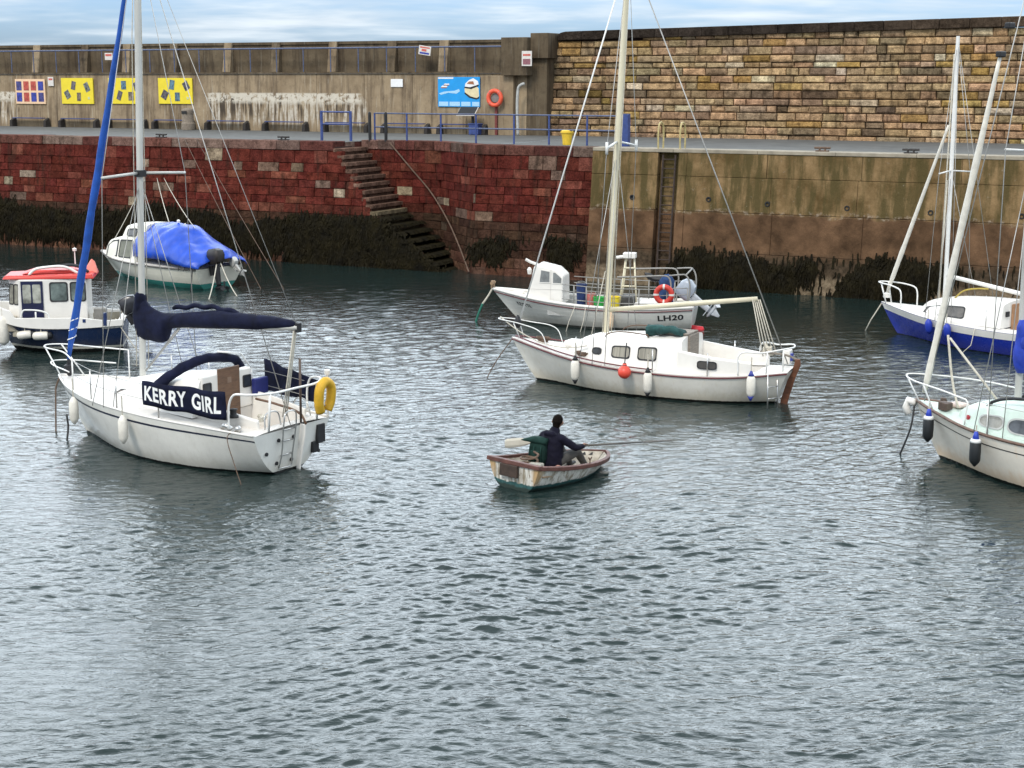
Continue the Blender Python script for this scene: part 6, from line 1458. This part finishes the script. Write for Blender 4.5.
part(MB().box(-.085, -.03, -.14, .26, .18, .385), 'motor_pad', M('pad_brown', (.045, .028, .020), .8, .4, 8, .3), rb_, bevel=.01)
m_thw = M('thwart_wood', (.30, .21, .13), .7, .3, 4, .2, stretch=(6, 1, 6))
for x in (.25, .97): part(MB().box(x - .13, x + .13, -.56, .56, .235, .265), 'thwart', m_thw, rb_, bevel=.008)
mb = MB()
for k, (a, b) in enumerate(((.80, .855), (.875, .91), (.925, .95))): panel(mb, RI.side(1), [(a, .72), (b, .72), ((a + b) / 2 + .01, .93)], (0, -1, 0), .004, .004)
part(mb, 'painted_mark', m_ink, rb_)
for sg in (1, -1):
    a = RH.sheer(.52, sg, .03, -.02); mb = MB(); mb.tube([a, a + Vector((0, 0, .05)), a + Vector((.04, 0, .10))], .012, 6); mb.tube([a + Vector((0, 0, .05)), a + Vector((-.04, 0, .10))], .012, 6); part(mb, 'rowlock', m_rust, rb_)
# the rower, facing the bow
def capsule(mb, a, b, ra, rb, seg=14, fl=1.0):
    a, b = Vector(a), Vector(b); d = (b - a).normalized(); pts = []; rs = []
    for k in (90, 60, 30): pts.append(a - d * ra * math.sin(rad(k))); rs.append(max(.001, ra * math.cos(rad(k))))
    n = 4
    for i in range(n + 1): pts.append(a.lerp(b, i / n)); rs.append(lerp(ra, rb, i / n))
    for k in (30, 60, 90): pts.append(b + d * rb * math.sin(rad(k))); rs.append(max(.001, rb * math.cos(rad(k))))
    mb.tube(pts, rs, seg, flat=fl)
def ellipsoid(mb, c, r, n=14, T=None):
    R_ = (T or Matrix.Identity(4)); mb.lathe([(math.sin(math.pi * i / n), -math.cos(math.pi * i / n)) for i in range(n + 1)], 18, Matrix.Translation(c) @ R_ @ Matrix.Diagonal((*r, 1)))
def skin(mb, name, mat, parent, vox, sm=4):
    o = mb.build(name, mat, parent, smooth=True)
    r = o.modifiers.new('Remesh', 'REMESH'); r.mode = 'VOXEL'; r.voxel_size = vox; r.use_smooth_shade = True
    s = o.modifiers.new('Smooth', 'SMOOTH'); s.iterations = sm; s.factor = .5; return o
seat = Vector((.97, .03, .27)); pw = RW(*seat)
pe = bpy.data.objects.new('person', None); COL.objects.link(pe); pe.location = pw; pe.rotation_euler = (0, 0, RF.ang); pe.scale = (1.06, 1.14, 1.0)
tag(pe, 'person seen from behind in a dark navy jacket, rowing the small boat', 'person')
HR, HL = Vector((.42, -.34, .34)), Vector((.36, .36, .32)); ER, EL = Vector((.20, -.34, .34)), Vector((.14, .37, .32))
SR, SL = Vector((.05, -.17, .50)), Vector((.05, .17, .50))
# oar directions (person frame)
oarR = Vector((.80, -.60, .02)).normalized(); oarL = Vector((-.62, .78, -.10)).normalized()
m_skinc = M('skin', (.24, .13, .09), .55, .1, 9); m_jack = creased(M('jacket_navy', (.005, .0045, .013), .85, .4, 8, spec=.2), 6, .8, .03); m_trou = M('trousers_grey', (.055, .052, .048), .9, .3, 10, .3); m_hair = M('dark_hair', (.008, .006, .005), .9, .4, 30, .5, spec=.05)
mb = MB()
hd = Vector((.17, 0, .750)); TH_ = Matrix.Rotation(rad(12), 4, 'Y') @ Matrix.Rotation(rad(22), 4, 'Z')
ellipsoid(mb, hd, (.098, .077, .112), 14, TH_)
def hp(x, y, z): return hd + (TH_ @ Vector((x, y, z)))
capsule(mb, hp(.055, 0, -.07), hp(.075, 0, -.085), .045, .034)                 # jaw and chin
capsule(mb, hp(.092, 0, .015), hp(.115, 0, -.022), .010, .016)                 # nose
capsule(mb, hp(.088, -.018, -.052), hp(.088, .018, -.052), .010, .010)         # lips
for sg in (1, -1):
    ellipsoid(mb, hp(.0, sg * .080, -.01), (.028, .012, .036)); ellipsoid(mb, hp(.082, sg * .032, .018), (.014, .016, .010))
capsule(mb, (.07, 0, .56), hp(-.02, 0, -.06), .058, .052)                      # neck
capsule(mb, (.0, 0, .10), (.06, 0, .48), .10, .12)                             # trunk under the jacket
for S0, E0, H0, oa, sg in ((SR, ER, HR, oarR, -1), (SL, EL, HL, oarL, 1)):
    capsule(mb, (.06, 0, .50), S0, .06, .05); capsule(mb, S0, E0, .045, .038); wr = H0 - (H0 - E0).normalized() * .07; capsule(mb, E0, wr, .038, .026)
    # palm on top of the loom, four fingers curling over it, thumb from the side
    f_ = (H0 - E0).normalized(); up = Vector((0, 0, 1)); ax = oa if oa.dot(Vector((0, sg, 0))) > 0 else -oa
    top = H0 + up * .028
    capsule(mb, wr, top - f_ * .015, .026, .024)
    for k in range(4):
        of = ax * ((k - 1.5) * .021); L = (.9, 1.05, 1.0, .8)[k]
        p0 = top + of; p1 = p0 + f_ * .030 * L - up * .006; p2 = p1 + f_ * .010 * L - up * .030 * L; p3 = p2 - f_ * .026 * L - up * .014
        capsule(mb, p0, p1, .0105, .0095, 8); capsule(mb, p1, p2, .0095, .009, 8); capsule(mb, p2, p3, .009, .008, 8)
    t0 = top - ax * .035 - f_ * .02; t1 = t0 - ax * .010 + f_ * .026 - up * .022; t2 = t1 + f_ * .012 - up * .026 + ax * .010
    capsule(mb, t0, t1, .012, .011, 8); capsule(mb, t1, t2, .011, .009, 8)
capsule(mb, (.02, 0, .10), (.02, 0, .02), .12, .12)
skin(mb, 'body', m_skinc, pe, .007, 3)
mb = MB()
capsule(mb, (-.02, -.03, .06), (.0, -.03, .2), .175, .170, 18, 1.); capsule(mb, (-.02, .03, .06), (.0, .03, .2), .175, .170, 18, 1.); capsule(mb, (.0, -.04, .2), (.045, -.04, .44), .168, .152, 18, 1.); capsule(mb, (.0, .04, .2), (.045, .04, .44), .168, .152, 18, 1.)
for sg, S0, E0, H0 in ((-1, SR, ER, HR), (1, SL, EL, HL)):
    capsule(mb, (.04, sg * .05, .47), S0, .105, .078); capsule(mb, (.0, sg * .09, .2), (.04, sg * .10, .45), .09, .09); capsule(mb, S0, E0, .076, .062); wr = H0 - (H0 - E0).normalized() * .06; capsule(mb, E0, wr, .062, .046)
capsule(mb, (.06, 0, .52), (.10, 0, .60), .105, .085); capsule(mb, (-.03, -.06, .57), (-.03, .06, .57), .055, .055)   # collar and hood
rough_surface(mb, .008, 14); skin(mb, 'jacket', m_jack, pe, .012, 3)
mb = MB()
for sg in (1, -1):
    capsule(mb, (.0, sg * .09, .075), (.44, sg * .17, .20), .105, .075); capsule(mb, (.44, sg * .17, .20), (.66, sg * .16, -.08), .072, .052)
capsule(mb, (-.03, -.07, .09), (-.03, .07, .09), .12, .12); rough_surface(mb, .006, 14); skin(mb, 'trousers', m_trou, pe, .012, 3)
for sg in (1, -1):
    mb = MB(); capsule(mb, (.67, sg * .16, -.10), (.66, sg * .16, -.13), .05, .045); capsule(mb, (.66, sg * .16, -.135), (.80, sg * .17, -.13), .042, .036); skin(mb, 'boot', m_rubber, pe, .01, 3)
mb = MB(); ellipsoid(mb, hp(-.014, 0, .022), (.100, .083, .106), 14, TH_); capsule(mb, hp(-.045, 0, .0), hp(-.04, 0, -.075), .076, .058); rough_surface(mb, .007, 30); skin(mb, 'hair', m_hair, pe, .008, 1)
def PW(v): return pw + RF.f * v.x * 1.06 + RF.l * v.y * 1.14 + Vector((0, 0, v.z))
m_oar = M('oar_wood', (.075, .065, .055), .6, .3, 6); m_blade = M('oar_white', (.60, .56, .47), .5, .1, 6)
for H0, oa, lo_, hi_, lab, bt, bw in ((HR, oarR, -.12, 1.1, 'oar held out to the right of the rowing boat, seen edge on', .012, .05), (HL, oarL, -.12, .30, 'oar with a pale blade raised on the far left side of the rower', .014, .085)):
    o = bpy.data.objects.new('oar', None); COL.objects.link(o); o.location = PW(H0); o.rotation_euler = (0, 0, RF.ang); tag(o, lab, 'oar', 'oars of the rowing boat')
    mb = MB(); mb.tube([oa * lo_, oa * (lo_ + .14)], .017, 8); mb.build('grip', m_oar, o, smooth=True)
    mb = MB(); mb.tube([oa * (lo_ + .14), oa * hi_], [.019, .013], 8); mb.build('shaft', m_oar, o, smooth=True)
    side = Vector((0, 0, 1)) if bw > .06 else oa.cross(Vector((0, 0, 1))).normalized(); thk = oa.cross(side).normalized(); mb = MB()
    mb.loft([[oa * (hi_ + d) + side * s_ + thk * t_ for s_, t_ in ((wd, 0), (wd * .5, bt), (-wd * .5, bt), (-wd, 0), (-wd * .5, -bt), (wd * .5, -bt))] for d, wd in ((-.06, .02), (.05, bw * .7), (.2, bw), (.42, bw), (.46, bw * .8))]); mb.build('blade', m_blade if bw > .06 else m_oar, o, bevel=.004)
# rucksack on the rower's back
bp = bpy.data.objects.new('backpack', None); COL.objects.link(bp); bp.location = PW(Vector((-.21, .08, .04))); bp.rotation_euler = (0, rad(4), RF.ang + rad(14)); tag(bp, 'dark green backpack on the rower with its lid sticking out', 'backpack')
m_bag = M('bag_green', (.007, .022, .018), .85, .5, 6, .3, spec=.15); m_bag2 = M('bag_light_green', (.014, .040, .033), .85, .4, 6, .3, spec=.15)
mb = MB(); rings = []
for z, hx, hy in ((0, .06, .12), (.03, .10, .155), (.15, .115, .17), (.3, .10, .16), (.38, .08, .14), (.41, .04, .08)): rings.append([Vector((a, b, z)) for a, b in rrect(-hx, -hy, hx, hy, hx * .5, hy * .4, 3)])
mb.loft(rings); rough_surface(mb, .02, 7); mb.build('bag', m_bag, bp, smooth=True)
mb = MB(); rings = []
for y, hz, z in ((-.16, .05, .42), (-.02, .07, .43), (.12, .06, .43), (.24, .025, .425), (.30, .01, .42)): rings.append([Vector((.11 * math.cos(k * .785) - .01, y, z + hz * math.sin(k * .785))) for k in range(8)])
mb.loft(rings); rough_surface(mb, .015, 8); mb.build('lid', m_bag2, bp, smooth=True)
mb = MB()
for y in (-.10, .03, .11): mb.tube(smooth_path([(-.105, y, .05), (-.135, y, .18), (-.11, y, .34)], 8), .012, 6)
mb.box(-.14, -.11, -.08, .09, .10, .26); mb.build('pocket', m_bag2, bp, bevel=.01)
# odds and ends lying in the boat
q = RW(.62, -.40, .30); mb = MB(); ellipsoid(mb, (0, 0, 0), (.16, .09, .07)); rough_surface(mb, .05, 7)
o = mb.build('cloth_bundle', M('cloth_pink', (.36, .17, .13), .9, .4, 9, .3), None, smooth=True); o.location = q; o.rotation_euler = (0, 0, RF.ang); tag(o, 'pinkish cloth bundle beside the rower at the near gunwale', 'bundle')
q = RW(.42, .05, .30); mb = MB(); mb.tube(smooth_path([(.15 * math.cos(i * .9) * (1 + .1 * math.sin(i)), .2 * math.sin(i * .9), .015 * i) for i in range(16)], 60), .02, 6)
o = mb.build('rope_coil', m_rust, None); o.location = q; tag(o, 'dark coil of rope in the stern of the rowing boat', 'rope')
q = RW(.30, -.22, .30); mb = MB(); mb.box(-.10, .10, -.12, .12, 0, .12); o = mb.build('tackle_box', M('box_grey', (.33, .31, .26), .7, .3), None, bevel=.02); o.location = q; o.rotation_euler = (0, PITCH, RF.ang + .4); tag(o, 'grey box on the stern seat of the rowing boat', 'box')
